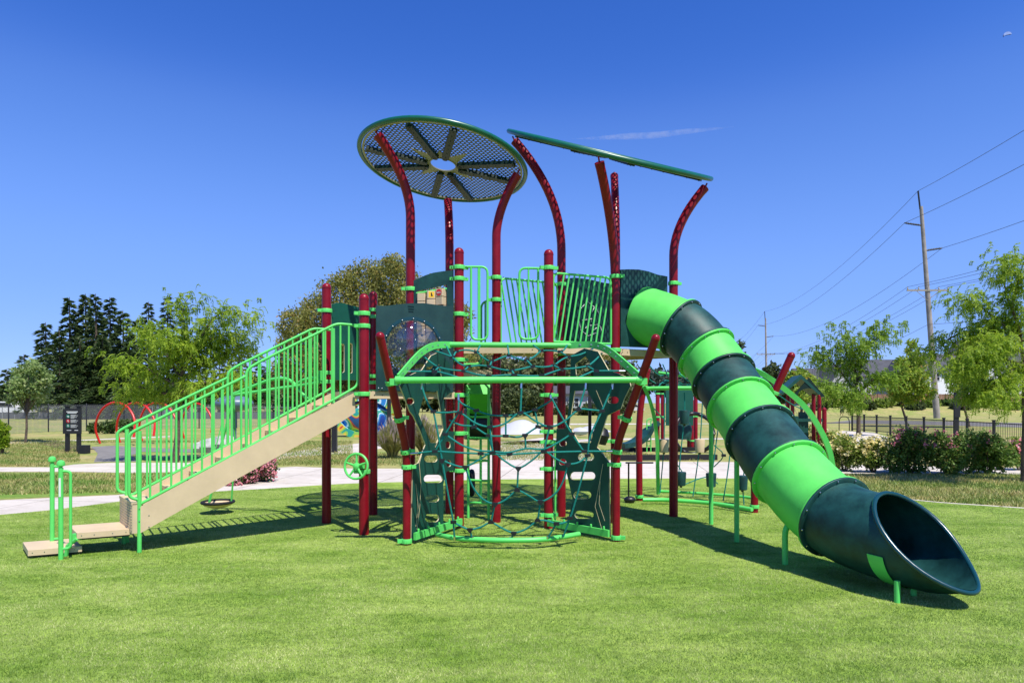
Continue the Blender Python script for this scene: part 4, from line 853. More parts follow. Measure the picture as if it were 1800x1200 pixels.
# ------------------------------------------------------------ second playground beyond the path
PG2 = empty('play_tower', G(1190, 794)); tag(PG2, 'smaller play tower with red posts, dark slide and black crawl ring beyond the path', 'playground')
Y2 = 23.5
for i, (x, top, r) in enumerate(((1156, 690, .07), (1165, 690, .07), (1216, 700, .07), (1223, 690, .07), (1211, 690, .07))):
    b = MB(); p = W(x, top, Y2+0.3*i); b.lathe((p.x, p.y, 0), [(r, 0), (r, p.z-r), (r*.7, p.z-r*.3), (0.001, p.z)], 14); o = b.build('post', 'red', PG2)
    for z in (0.35, 1.2, 2.0): c_ = clamp_mesh(r).build('clamp', ['lime', 'black'], o); [setattr(v, 'co', v.co+Vector((p.x, p.y, z))) for v in c_.data.vertices]
b = MB(); b.board([(-.45, .9), (.5, .9), (.5, 2.35), (-.45, 2.35)], [], lambda u, z: W(1195, 708, Y2)+Vector((u, 0.15, z-1.68)), 0.03, (0, 1, 0)); b.build('tower_board', 'greenboard', PG2)
b = MB(); b.tube(bez([W(1158, 742, Y2), W(1140, 756, Y2), W(1125, 772, Y2-.2), W(1110, 780, Y2-.4), (W(1093, 783, Y2-.5))], 5), 0.2, flat=(0.5, 0.16, (0, 0, 1))); b.build('tower_slide', 'dgplastic', PG2)
b = MB(); c = W(1219, 762, Y2-.5); b.tube([c+Vector((math.cos(2*math.pi*i/40)*0.68, 0.1*math.sin(i), math.sin(2*math.pi*i/40)*0.68)) for i in range(40)], 0.07, 10, closed=True); b.build('crawl_ring', 'black', PG2)
b = MB(); b.lathe(W(1200, 757, Y2), [(0.001, -0.3), (0.28, -0.28), (0.33, 0.05), (0.25, 0.3), (0.001, 0.3)], 18); b.build('bucket_panel', 'dgplastic', PG2)
b = MB(); 
for x in (1137, 1144): b.tube(rounded([G(x, 794), W(x, 737, Y2), W(x+8, 735, Y2)], .1), 0.022, 8)
for y in (748, 757, 766, 775, 783): b.tube([W(1137, y, Y2), W(1144, y, Y2)], 0.02, 6)
b.build('tower_ladder', 'lime', PG2)
for py, zz, nm in ((806, 0.16, 'a'), (790, 0.13, 'b')):
    rb = MB(); x0, x1 = (1086, 1260) if nm == 'a' else (1086, 1235); a_, c_ = G(x0, py+3), G(x1, py+2); rb.tube([Vector((a_.x, a_.y, zz/2)), Vector((c_.x, c_.y, zz/2))], 0.05, flat=(0.12, zz, (0, 0, 1)))
    tag(rb.build('border_timber', 'rubber'), 'long dark rubber border beam lying across the grass, '+('nearer' if nm == 'a' else 'farther')+' of the two', 'border', 'dark border beams')
# little roofed play house
PHs = empty('play_house', G(1412, 790)); tag(PHs, 'play tower with dark green gabled roof on red posts beside the yellow roses', 'play house')
for x, y, r in ((1385, 690, .06), (1393, 690, .06), (1430, 690, .06), (1440, 692, .06), (1449, 715, .07)):
    b = MB(); p = W(x, y, 22+0.2*(x % 3)); b.lathe((p.x, p.y, 0), [(r, 0), (r, p.z-r), (0.001, p.z)], 12); b.build('post', 'red', PHs)
b = MB(); yr = 22.0; ap = W(1417, 659, yr); lf = W(1381, 691, yr); rg = W(1451, 691, yr); ap.z = zat(659, yr)
prof = [(lf.x, lf.z), (ap.x, ap.z), (rg.x, rg.z), (rg.x-0.05, rg.z-0.06), (ap.x, ap.z-0.13), (lf.x+0.05, lf.z-0.06)]
b.board(prof, [], lambda x, z: (x-0.12, yr+0.45, z), 1.4, (0.2, 1, 0)); b.build('roof', 'dgboard', PHs)
arc = [(lf.x+0.1, lf.z-0.12), (ap.x, ap.z-0.10), (rg.x-0.1, rg.z-0.12)]+[(ap.x+0.38*math.cos(R(a)), rg.z-0.12+0.28*math.sin(R(a))) for a in range(0, 181, 20)]
b = MB(); b.board(arc, [], lambda x, z: (x, yr-0.2, z), 0.04, (0, 1, 0)); b.build('gable', 'roofdark', PHs)
b = MB(); b.box(W(1420, 738, yr), (1.2, 0.06, 0.1)); b.box(W(1395, 750, yr), (0.25, 0.2, 0.7)); b.box(W(1412, 748, yr+.3), (0.3, 0.1, 0.9)); b.box(W(1390, 770, yr), (0.6, 0.3, 0.25)); b.build('board', 'dgboard', PHs)

# ------------------------------------------------------------ foliage
def unit(n):
    v = rng.normal(size=(n, 3)); return v/np.linalg.norm(v, axis=1, keepdims=True)
def leafquads(c, d, s_, L, Wd):
    """diamond leaves at c, along d, across s_"""
    L = L[:, None]; Wd = Wd[:, None]; V = np.zeros((len(c), 4, 3)); V[:, 0] = c; V[:, 1] = c+d*L*0.5+s_*Wd; V[:, 2] = c+d*L; V[:, 3] = c+d*L*0.5-s_*Wd; return V
def blob_leaves(blobs, n, L, Wd, shell=0.55, droop=0.3):
    vol = np.array([b_[3]**2.2 for b_ in blobs]); cnt = np.maximum(1, (n*vol/vol.sum()).astype(int)); out = []
    for b_, m in zip(blobs, cnt):
        u = unit(m); rad = b_[3]*(shell+(1-shell)*rng.random(m)**0.6)*(1+0.22*np.sin(u[:, 0]*5+b_[0]*3)*np.sin(u[:, 2]*6+b_[1])+0.10*rng.normal(size=m))
        # leaves gather in clumps
        k_ = max(3, m//26); cc_ = unit(k_)*b_[3]*(0.55+0.45*rng.random(k_))[:, None]; idx = rng.integers(0, k_, m); pos = np.where((rng.random(m) < 0.62)[:, None], cc_[idx]+rng.normal(size=(m, 3))*b_[3]*0.13, u*rad[:, None])
        sc = b_[4] if len(b_) > 4 else (1, 1, 1); pos = pos*np.array(sc)+np.array(b_[:3])
        d = unit(m); d[:, 2] -= droop; d /= np.linalg.norm(d, axis=1, keepdims=True); s_ = np.cross(d, unit(m)); s_ /= np.linalg.norm(s_, axis=1, keepdims=True)
        out.append(leafquads(pos, d, s_, L*(0.6+0.8*rng.random(m)), Wd*(0.6+0.8*rng.random(m))))
    return np.concatenate(out)
def trunk_mesh(root, base, tips, r, fork=0.45, mt='bark'):
    b = MB(); top = Vector((0, 0, 0))
    for t in tips: top += Vector(t)
    top = top/len(tips); fz = base.z+(min(t[2] for t in tips)-base.z)*0.9 if fork is None else base.z+(top.z-base.z)*fork
    f = Vector((base.x+(top.x-base.x)*0.3, base.y, fz)); mid = base.lerp(f, 0.5)+Vector((r*0.5, 0, 0))
    b.tube([base-Vector((0, 0, 0.05)), base+Vector((0, 0, r)), mid, f, f.lerp(top, 0.6)], [r*1.35, r*1.05, r*0.92, r*0.75, r*0.35], 10)
    for t in tips: t = Vector(t); m1 = f.lerp(t, 0.5)+Vector((random.uniform(-.1, .1), random.uniform(-.1, .1), 0.12))*(t-f).length*0.5; b.tube([f-Vector((0, 0, r)), m1, t], [r*0.5, r*0.3, r*0.1], 6)
    return b.build('trunk', mt, root)
def wb(l, Y, dy=0.0):
    """crown lobes given as (px, py, radius px): placed round depth Y, each at its own depth"""
    out = []
    for i, (x, y, r) in enumerate(l):
        yy = Y+dy*math.sin(i*2.4+1); out.append((*W(x, y, yy), r*yy/F))
    return out
def tree(name, label, cat, base, lobes, n, L, Wd, m, r=0.1, fork=0.45, group=None, shell=0.5, droop=0.3, extra=None):
    root = empty(name, base); tag(root, label, cat, group)
    V = blob_leaves(lobes, n, L, Wd, shell, droop)
    if extra is not None: V = np.concatenate([V, extra])
    quads('crown', V, m, root); trunk_mesh(root, Vector(base), [l[:3] for l in lobes][:9], r, fork); return root
M['locust'] = foliage_mat('locust_leaf', (0.16, 0.28, 0.018), (0.38, 0.52, 0.04), (0.48, 0.55, 0.07), 0.55)
M['locust_d'] = foliage_mat('locust_leaf_green', (0.13, 0.26, 0.02), (0.31, 0.46, 0.05), (0.42, 0.50, 0.07), 0.55)
M['oak'] = foliage_mat('olive_leaf', (0.13, 0.155, 0.03), (0.37, 0.36, 0.09), (0.46, 0.30, 0.11), 0.45)
M['oakfar'] = foliage_mat('far_olive_leaf', (0.06, 0.085, 0.03), (0.16, 0.19, 0.07), (0.20, 0.17, 0.09), 0.3)
M['needle'] = foliage_mat('fir_needles', (0.020, 0.045, 0.010), (0.075, 0.125, 0.032), (0.13, 0.15, 0.05), 0.25)
M['pale'] = foliage_mat('pale_leaf', (0.14, 0.24, 0.06), (0.36, 0.46, 0.16), (0.62, 0.66, 0.36), 0.45)
M['maple'] = foliage_mat('maple_leaf', (0.16, 0.28, 0.03), (0.42, 0.52, 0.07), (0.55, 0.36, 0.10), 0.55)
M['shrub'] = foliage_mat('shrub_leaf', (0.03, 0.07, 0.015), (0.10, 0.16, 0.035), (0.16, 0.20, 0.06), 0.3)
M['hedge'] = foliage_mat('hedge_leaf', (0.035, 0.065, 0.018), (0.11, 0.14, 0.04), (0.17, 0.18, 0.07), 0.3)
M['rosedark'] = foliage_mat('rose_leaf', (0.07, 0.15, 0.02), (0.20, 0.32, 0.06), (0.34, 0.22, 0.08), 0.45)
M['roseyel'] = foliage_mat('yellow_rose_leaf', (0.11, 0.20, 0.02), (0.30, 0.38, 0.06), (0.40, 0.44, 0.10), 0.45)
M['pinkf'] = foliage_mat('pink_petal', (0.80, 0.22, 0.28), (0.92, 0.48, 0.50), (0.95, 0.68, 0.66), 0.45)
M['redf'] = foliage_mat('rose_red_petal', (0.55, 0.10, 0.14), (0.80, 0.30, 0.38), (0.85, 0.5, 0.62), 0.4)
M['yelf'] = foliage_mat('yellow_petal', (0.80, 0.66, 0.22), (0.92, 0.84, 0.45), (0.95, 0.9, 0.7), 0.4)
M['reed'] = foliage_mat('fountain_grass_blade', (0.20, 0.25, 0.06), (0.50, 0.46, 0.20), (0.50, 0.36, 0.28), 0.35)
M['plume'] = foliage_mat('purple_plume', (0.42, 0.33, 0.26), (0.58, 0.46, 0.42), None, 0.3)
def fronds(starts, dirs, L, leaflet, wd, n=13, arc=0.9):
    """pinnate leaves: a drooping rib with leaflets to either side"""
    out = []
    for p, d in zip(starts, dirs):
        ln = L*(0.6+0.7*rng.random()); t = np.linspace(0.08, 1, n)[:, None]; hd = np.array([d[0], d[1], d[2]+0.15]); pos = p+hd*ln*t*(1-0.45*t*arc)-np.array([0, 0, 1])*ln*arc*t*t*0.75
        tg = np.gradient(pos, axis=0); tg /= np.linalg.norm(tg, axis=1, keepdims=True); sd_ = np.cross(tg, [0, 0, 1.0]); sd_ /= np.linalg.norm(sd_, axis=1, keepdims=True)+1e-6
        for sg in (-1, 1):
            dd_ = sd_*sg+tg*0.45-np.array([0, 0, 0.35]); dd_ += rng.normal(size=dd_.shape)*0.15; dd_ /= np.linalg.norm(dd_, axis=1, keepdims=True); s_ = np.cross(dd_, tg*0.2+np.array([0, 0, 1.0])); s_ = tg*0.8+0.3*rng.normal(size=tg.shape); s_ /= np.linalg.norm(s_, axis=1, keepdims=True)
            out.append(leafquads(pos, dd_, s_, leaflet*(0.7+0.5*rng.random(n)), np.full(n, wd)))
    return np.concatenate(out)
def locust(label, base, branches, nfr, L, leaflet, wd, m='locust', r=0.07, group=None, Y=None, spread=1.0):
    """branches: crown lines in px; fronds hang along them"""
    root = empty('locust_tree', base); tag(root, label, 'tree', group); bm = MB(); st_, di = [], []; tot = sum(b_[2] for b_ in branches)
    base = Vector(base); t0 = W(branches[0][0][0][0], branches[0][0][0][1], Y)
    bm.tube([base-Vector((0, 0, .05)), base.lerp(t0, .5)+Vector((r*.4, 0, 0)), t0], [r*1.3, r, r*.8], 10)
    for i, (pl, dy, wgt) in enumerate(branches):
        P = bez([W(x, y, Y+dy*j/(len(pl)-1)) for j, (x, y) in enumerate(pl)], 6); bm.tube(P, [max(r*0.6*(1-j/len(P)), 0.008) for j in range(len(P))], 6)
        n = int(nfr*wgt/tot); pa = np.array(P); 
        for _ in range(n):
            s0 = 0.12+0.88*rng.random()**0.8; x = s0*(len(P)-1); j = min(int(x), len(P)-2); p = pa[j]*(1-(x-j))+pa[j+1]*(x-j); tw = rng.normal(size=3)*np.array([.30, .30, .20])*spread*(0.5+0.8*s0)
            st_.append(p+tw); d = rng.normal(size=3); d[2] *= 0.4; d += (pa[-1]-pa[0])/np.linalg.norm(pa[-1]-pa[0])*0.6; di.append(d/np.linalg.norm(d))
    quads('crown', fronds(st_, di, L, leaflet, wd), m, root); bm.build('trunk', 'bark', root); return root
# locusts
locust('bright green locust tree with drooping leaves left of the stairs', G(308, 812), [
    ([(312, 720), (316, 690), (320, 640), (325, 590), (322, 545), (330, 525)], 0.0, 1.1), ([(318, 660), (345, 610), (375, 560), (410, 545), (435, 560)], -0.5, 1.0), ([(318, 665), (290, 620), (270, 590), (262, 575)], 0.5, 1.0),
    ([(316, 680), (280, 660), (240, 640), (212, 640)], -0.4, 1.0), ([(318, 670), (355, 640), (395, 620), (435, 610)], 0.5, 1.3), ([(316, 690), (350, 675), (390, 665), (420, 660)], -0.6, 1.1), ([(316, 690), (280, 690), (245, 680), (225, 690)], 0.6, 0.9), ([(320, 640), (345, 600), (360, 580)], 0.9, 0.8), ([(318, 650), (300, 620), (300, 600), (290, 590)], -0.9, 0.8), ([(318, 640), (360, 600), (400, 590), (430, 585)], 0.2, 1.0)],
    1500, 0.42, 0.095, 0.018, 'locust', 0.075, Y=19.4, spread=0.78)
locust('tall bright green locust tree at the right edge with drooping leaves', G(1800, 848), [
    ([(1800, 640), (1790, 580), (1770, 520), (1762, 470), (1768, 452)], 0.2, 1.1), ([(1795, 600), (1750, 560), (1710, 530), (1685, 530)], -0.3, 0.9), ([(1798, 620), (1740, 590), (1690, 585), (1650, 610), (1640, 625)], 0.2, 1.0), ([(1798, 640), (1750, 630), (1710, 640), (1680, 650)], -0.5, 1.4),
    ([(1798, 650), (1760, 670), (1730, 680), (1705, 690)], 0.4, 1.4), ([(1800, 640), (1840, 590), (1870, 540), (1900, 520)], 0.2, 1.0), ([(1800, 640), (1850, 640), (1900, 650)], -0.3, 1.0), ([(1795, 590), (1780, 540), (1790, 490), (1800, 460)], -0.6, 1.0), ([(1798, 620), (1770, 600), (1745, 600), (1725, 620)], -0.8, 1.2), ([(1798, 640), (1780, 650), (1765, 680), (1755, 700)], -0.8, 1.0), ([(1798, 600), (1770, 570), (1740, 570), (1720, 585)], 0.7, 1.0)],
    2500, 0.30, 0.062, 0.0125, 'locust', 0.055, Y=14.3, spread=0.52)
locust('slender young locust tree behind the iron fence, right of the play house', G(1509, 767), [
    ([(1507, 700), (1500, 650), (1485, 610), (1478, 575)], 0.3, 1.0), ([(1506, 680), (1520, 620), (1545, 585), (1562, 580)], -0.5, 1.0), ([(1505, 690), (1475, 650), (1450, 625), (1435, 625)], 0.6, 0.9), ([(1506, 700), (1530, 670), (1550, 660), (1560, 665)], 0.5, 1.0), ([(1506, 705), (1480, 690), (1455, 680), (1445, 690)], -0.6, 1.0), ([(1506, 670), (1500, 630), (1510, 610), (1520, 605)], -0.8, 0.8), ([(1506, 715), (1500, 700), (1490, 700)], -0.5, 0.8)],
    1150, 0.55, 0.13, 0.026, 'locust_d', 0.09, Y=34, spread=1.15)
# maple and far young trees
tree('young_maple', 'small rounded maple tinged orange at its top, in front of the wooden fence', 'tree', G(1594, 748), wb([(1600, 690, 22), (1585, 670, 20), (1612, 668, 22), (1598, 648, 20), (1585, 640, 13), (1612, 640, 14), (1603, 620, 12), (1602, 602, 8), (1575, 690, 14), (1628, 690, 15)], 48, 0.8), 5200, 0.24, 0.07, 'maple', 0.09, 0.35, 'young trees by the iron fence')
tree('young_tree', 'young green tree half hidden behind the tall locust at the right', 'tree', G(1703, 750), wb([(1700, 650, 24), (1688, 672, 20), (1716, 668, 22), (1700, 625, 18), (1700, 605, 12), (1725, 640, 16)], 46, 0.8), 4200, 0.26, 0.07, 'maple', 0.09, 0.35, 'young trees by the iron fence')
tree('young_tree', 'small pale green tree with cream tufts at the far left', 'tree', G(45, 778), wb([(50, 690, 22), (35, 680, 18), (68, 680, 19), (45, 660, 20), (62, 650, 15), (55, 640, 11), (25, 700, 11), (80, 665, 12), (48, 710, 9)], 28.8, 0.5), 5200, 0.15, 0.045, 'pale', 0.05, 0.5)
# the big olive tree behind the tower
tree('broad_tree', 'big wind-blown olive green tree standing behind the left side of the play structure', 'tree', Vector((W(640, 708, 46).x, 46, 0)), wb([(690, 500, 48), (640, 500, 42), (600, 520, 42), (560, 560, 42), (520, 570, 32), (508, 600, 22), (700, 560, 60), (640, 580, 60), (580, 620, 55), (530, 640, 42), (750, 540, 45), (780, 570, 45), (810, 560, 22), (700, 640, 60), (620, 660, 50), (770, 630, 50), (810, 640, 30), (690, 466, 20), (500, 660, 28), (545, 680, 34)], 46, 2.2), 90000, 0.20, 0.052, 'oak', 0.42, 0.3, shell=0.6, droop=0.5)
# conifers
def conifer(label, px, top, Y, wpx, group, n=2600, gapy=0.0, dead=False):
    h = zat(top, Y); x = W(px, 708, Y).x; rmax = wpx*Y/F; root = empty('conifer', (x, Y, 0)); tag(root, label, 'conifer', group)
    b = MB(); b.tube([(x, Y, -0.1), (x+0.1, Y, h*0.5), (x, Y, h)], [h*0.018+.1, h*0.012, 0.03], 8)
    nb_ = int(h*4.6); C, D, SS = [], [], []; ph = rng.random()*6
    for i in range(nb_):
        f = i/nb_; z = h*(0.10+0.90*f); a = i*2.399+rng.normal()*.3; r_ = rmax*1.45*(1-f)**0.95*(0.35+0.85*rng.random())*(0.85+0.25*math.sin(f*11+ph))+0.25*(1-f)+0.1
        if rng.random() < 0.10: r_ *= 1.3
        d = np.array([math.cos(a), math.sin(a), 0]); m = max(5, int(n/nb_*(0.4+1.3*(1-f)))); t = rng.random(m)**0.7; pos = np.array([x, Y, z])+d*(r_*t)[:, None]; pos[:, 2] += r_*0.22*np.sin(t*3)-r_*0.30*t*t
        side = np.array([-d[1], d[0], 0]); pos += side*(rng.normal(size=m)*r_*0.13*(1.1-t*.7))[:, None]; pos[:, 2] += rng.normal(size=m)*0.06-0.05
        dr = d*1.0+side*rng.normal(size=m)[:, None]*0.6+np.array([0, 0, -0.25])+rng.normal(size=(m, 3))*0.25; dr /= np.linalg.norm(dr, axis=1, keepdims=True); C.append(pos); D.append(dr)
        if i % 3 == 0: b.tube([(x, Y, z), (x+d[0]*r_*.5, Y+d[1]*r_*.5, z+r_*.08), (x+d[0]*r_*.9, Y+d[1]*r_*.9, z-r_*.25)], [0.05, 0.035, 0.01], 4)
    C = np.concatenate(C); D = np.concatenate(D); m = len(C); s_ = np.cross(D, unit(m)); s_ /= np.linalg.norm(s_, axis=1, keepdims=True)
    quads('crown', leafquads(C, D, s_, 0.50*(0.5+0.9*rng.random(m)), 0.055+0.05*rng.random(m)), 'needle', root); b.build('trunk', 'bark', root); return root
CG = 'dark conifers beyond the far fence'
for i, (px, top, Y, wp, n) in enumerate(((-30, 650, 95, 38, 2200), (12, 648, 96, 30, 2200), (42, 622, 92, 26, 2000), (80, 566, 82, 38, 4600), (122, 522, 78, 44, 7000), (150, 516, 80, 44, 7000), (168, 516, 76, 40, 6500), (193, 522, 80, 42, 6500), (216, 545, 76, 46, 7000), (242, 560, 80, 40, 5200), (261, 530, 92, 30, 4200), (294, 520, 90, 36, 5200), (322, 560, 90, 36, 3600), (104, 580, 74, 40, 5200), (180, 590, 72, 50, 6800), (140, 600, 71, 46, 6000), (228, 600, 72, 44, 5200), (350, 600, 92, 34, 2600), (385, 610, 92, 34, 2600), (420, 600, 95, 34, 2600), (455, 620, 95, 32, 2400))):
    lb = {0: 'dark conifer cut by the left edge of the photo', 1: 'low dark conifer at the far left behind the pale tree', 2: 'thin dark conifer top just right of the pale tree', 3: 'pointed conifer on the left shoulder of the tall grove', 4: 'tall dark conifer, leftmost of the highest tops in the grove', 5: 'tallest dark conifer, second of the three highest tops', 6: 'tall dark conifer, rightmost of the three highest tops', 7: 'tall dark conifer with bare brown branches near its top', 8: 'broad dark conifer right of the highest tops', 9: 'dark conifer on the right shoulder of the grove', 10: 'thin distant conifer top, left one of the pair left of the locust', 11: 'thin distant conifer top, right one of the pair left of the locust'}.get(i)
    conifer(lb or ['dark conifer whose top shows behind the locust crown', 'lower conifer in front of the grove, leftmost', 'lower conifer in front of the grove, third from left', 'lower conifer in front of the grove, second from left', 'lower conifer in front of the grove, rightmost', 'dim conifer behind the locust crown, left of three', 'dim conifer behind the stair railing, middle of the row', 'dim conifer behind the stair railing, right of the middle', 'dim conifer behind the upper stair railing, farthest right'][i-12], px, top, Y, wp, CG, n)

# far tree line and hedges
def mass(name, label, spans, Y, n, L, Wd, m, kind='stuff', cat='trees'):
    V = blob_leaves(wb(spans, Y, Y*0.02), n, L, Wd, 0.5, 0.2); return tag(quads(name, V, m), label, cat, kind=kind)
mass('far_woods', 'distant wooded skyline seen through and under the play structure', [(x, 690+6*math.sin(x*.05), 22+6*math.sin(x*.11)) for x in range(430, 1110, 16)], 130, 26000, 1.1, 0.32, 'hedge')
mass('far_woods', 'taller olive green woods seen between the deck and the net beam', [(x, 658+9*math.sin(x*.043), 32+6*math.sin(x*.13)) for x in range(830, 1085, 14)], 118, 26000, .8, 0.26, 'oakfar')
mass('far_woods', 'low far woods along the horizon at the left', [(x, 694, 17) for x in range(-40, 470, 14)], 110, 9000, 0.9, 0.28, 'needle')
M['farwood'] = foliage_mat('far_conifer_wood', (0.035, 0.060, 0.050), (0.08, 0.115, 0.085), None, 0.15)  # distance haze is mixed into these bluish leaf colours
mass('wooded_hill', 'hazy wooded hill beyond the rope climber', [(x, 672+7*math.sin(x*.07)+ (0 if 1080 < x < 1290 else 16), 20) for x in range(1060, 1460, 12)], 260, 16000, 2.0, 0.55, 'farwood')
def bush(name, label, px, py, w_, h_, n, L, Wd, m, flowers=None, group=None, cat='bush', seed=0, Yb=None):
    """a bush whose foot is at px, py and w_ by h_ px big"""
    g = G(px, py) if Yb is None else Vector((W(px, 708, Yb).x, Yb, bank(W(px, 708, Yb).x, Yb))); s_ = g.y/F; wr, hr = w_*s_/2, h_*s_; root = empty(name, g); tag(root, label, cat, group); lobes = []; Z0 = g.z
    for i in range(9):
        a = i*2.4+seed; q = 0.55*math.sqrt(i/9); lobes.append((g.x+wr*q*1.3*math.cos(a), g.y+wr*q*math.sin(a), Z0+hr*(0.50+0.26*math.sin(i*1.7+seed)), min(wr, hr)*0.47))
    quads('foliage', blob_leaves(lobes, n, L, Wd, 0.4, 0.1), m, root)
    b = MB()
    for i in range(7): a = i*0.9+seed; b.tube([(g.x+0.03*math.cos(a), g.y+.03*math.sin(a), Z0-0.02), (g.x+wr*.35*math.cos(a), g.y+wr*.35*math.sin(a), Z0+hr*.4), (g.x+wr*.7*math.cos(a), g.y+wr*.6*math.sin(a), Z0+hr*.8)], [0.014, 0.01, 0.004], 5)
    b.build('stems', 'bark', root)
    if flowers:
        fm, nf, fs, zlo = flowers; C = []
        for _ in range(nf):
            l = lobes[rng.integers(0, 9)]; u = unit(1)[0]; u[1] = -abs(u[1]); p = np.array(l[:3])+u*l[3]*(0.95+0.2*rng.random())
            if p[2] < hr*zlo: p[2] = hr*(zlo+(1-zlo)*rng.random())
            C.append(p)
        C = np.repeat(np.array(C), 9, 0)+rng.normal(size=(nf*9, 3))*fs*0.45; d = unit(len(C)); q = np.cross(d, unit(len(C))); q /= np.linalg.norm(q, axis=1, keepdims=True)
        quads('flowers', leafquads(C, d, q, np.full(len(C), fs), np.full(len(C), fs*.4)), fm, root)
    return root
RG = 'rose bushes along the path'
bush('rose_bush', 'yellow flowering rose bush right beside the lime arch', 1485, 828, 66, 62, 4200, .06, .02, 'roseyel', ('yelf', 60, .07, .5), RG, seed=1)
bush('rose_bush', 'yellow flowering rose bush with bare lower stems beside the pink one', 1535, 830, 62, 64, 3400, .06, .02, 'roseyel', ('yelf', 60, .07, .45), RG, seed=2)
bush('rose_bush', 'tall rose bush with pink flowers and reddish tips, leftmost of the three big dark ones', 1600, 832, 96, 82, 7500, .065, .022, 'rosedark', ('redf', 34, .05, .6), RG, seed=3)
bush('rose_bush', 'big dark green rose bush with few flowers, middle of the three', 1668, 833, 84, 76, 7000, .065, .022, 'rosedark', ('redf', 14, .045, .6), RG, seed=4)
bush('rose_bush', 'big dark green rose bush, rightmost of the three, beside the tall locust trunk', 1736, 832, 86, 74, 7000, .065, .022, 'rosedark', ('redf', 12, .045, .6), RG, seed=5)
bush('rose_bush', 'loose rose bush with pale pink blooms behind the locust trunk at the right edge', 1792, 826, 50, 66, 2600, .06, .02, 'roseyel', ('pinkf', 24, .06, .3), RG, seed=6)
bush('rose_bush', 'small yellow rose bush beside the play house', 1462, 800, 60, 40, 2400, .08, .028, 'roseyel', ('yelf', 40, .08, .4), 'distant yellow roses', seed=7)
bush('rose_bush', 'low yellow rose bush between the play house and the path', 1425, 792, 56, 44, 2200, .08, .028, 'roseyel', ('yelf', 30, .08, .4), 'distant yellow roses', seed=8)
PK = 'pink flowering bushes beneath the stairs'
bush('flower_bush', 'pink flowering bush behind the stairs, largest of its bed, at the right', 464, 846, 52, 44, 2600, .05, .018, 'shrub', ('pinkf', 150, .05, .1), PK, seed=1)
bush('flower_bush', 'pink flowering bush in the middle of the bed behind the stairs', 432, 850, 46, 32, 2000, .05, .018, 'shrub', ('pinkf', 90, .05, .1), PK, seed=2)
bush('flower_bush', 'low pink flowering bush at the left end of the bed behind the stairs', 408, 853, 36, 20, 1200, .05, .018, 'shrub', ('pinkf', 60, .05, .1), PK, seed=3)
for i, (x, y, w_, h_, lb) in enumerate(((192, 762, 34, 22, 'low green shrub beside the black sign by the fence'), (222, 760, 28, 24, 'low green shrub inside the first red hoop'), (165, 762, 22, 20, 'tiny green shrub just right of the black sign'), (4, 798, 22, 66, 'yellow green sapling cut by the left edge'))):
    bush('shrub', lb, x, y, w_, h_, 900, .14, .05, 'shrub' if i < 3 else 'locust', None, 'low shrubs by the left fence', seed=i)
for i, (x, y, w_, h_, lb) in enumerate(((900, 733, 60, 52, 'rounded green shrub seen through the net, left of the black post'), (940, 731, 56, 42, 'rounded green shrub seen through the net between two red posts'), (990, 729, 60, 30, 'low green shrub in front of the grey far house'), (868, 731, 60, 40, 'green shrub behind the lime chute'), (1090, 728, 70, 46, 'green shrub seen behind the right climbing board'), (1040, 730, 50, 18, 'flat green shrub below the grey far house'))):
    bush('shrub', lb, x, y, w_, h_, 2600, .34, .12, 'hedge', None, 'shrubs beyond the far lawn', seed=i)
spots_ = ['just right of the play house roof', 'left of the walker', 'right of the walker', 'left of the slender locust trunk', 'right of the slender locust trunk', 'between the slender locust and the maple', 'left of the maple trunk', 'right of the maple trunk', 'left of the near utility pole', 'right of the near utility pole', 'left of the black sign board', 'right of the black sign board', 'behind the tall locust crown', 'at the right edge of the photo']
for i in range(14):
    x = 1440+i*28; bush('shrub', 'rough shrub by the wooden fence, '+spots_[i], x, 0, 40, 8+6*random.random(), 1500, .42, .14, ['hedge', 'roseyel', 'shrub'][i % 3], None, 'rough shrubs along the wooden fence', seed=i, Yb=94+2*(i % 3))
# fountain grass
def grass_clump(label, px, py, w_, h_, n=1500):
    g = G(px, py); s_ = g.y/F; wr, hr = w_*s_/2, h_*s_; root = empty('fountain_grass', g); tag(root, label, 'ornamental grass'); a = rng.random(n)*2*np.pi; q = rng.random(n); V = []
    for seg in range(3):
        t0, t1 = seg/3, (seg+1)/3; f = lambda t: np.stack([g.x+np.cos(a)*wr*(0.2*q+t**1.6*q*0.95), g.y+np.sin(a)*wr*(0.2*q+t**1.6*q*.95), hr*(0.55+0.45*rng0)*(t-0.38*t**3*q)], 1); rng0 = (np.sin(a*37+q*91)+1)/2
        A0, A1 = f(t0), f(t1); wd = 0.013*(1-t1*0.6); s2 = np.stack([-np.sin(a*5), np.cos(a*5), 0*a], 1)*wd; V.append(np.stack([A0-s2, A0+s2, A1+s2*.7, A1-s2*.7], 1))
    quads('blades', np.concatenate(V), 'reed', root)
    m = n//22; tip = f(1.0)[:m]; d = np.stack([np.cos(a[:m])*.35, np.sin(a[:m])*.35, np.ones(m)], 1); d /= np.linalg.norm(d, axis=1, keepdims=True); s2 = np.stack([-np.sin(a[:m]), np.cos(a[:m]), 0*a[:m]], 1)
    quads('plumes', leafquads(tip, d, s2, np.full(m, .20), np.full(m, .018)), 'plume', root)
grass_clump('tall fountain grass clump with purple plumes seen beside the leaning front post', 690, 805, 62, 66, 6500)
grass_clump('second fountain grass clump with pale purple plumes behind the left climbing board', 745, 800, 56, 66, 4500)

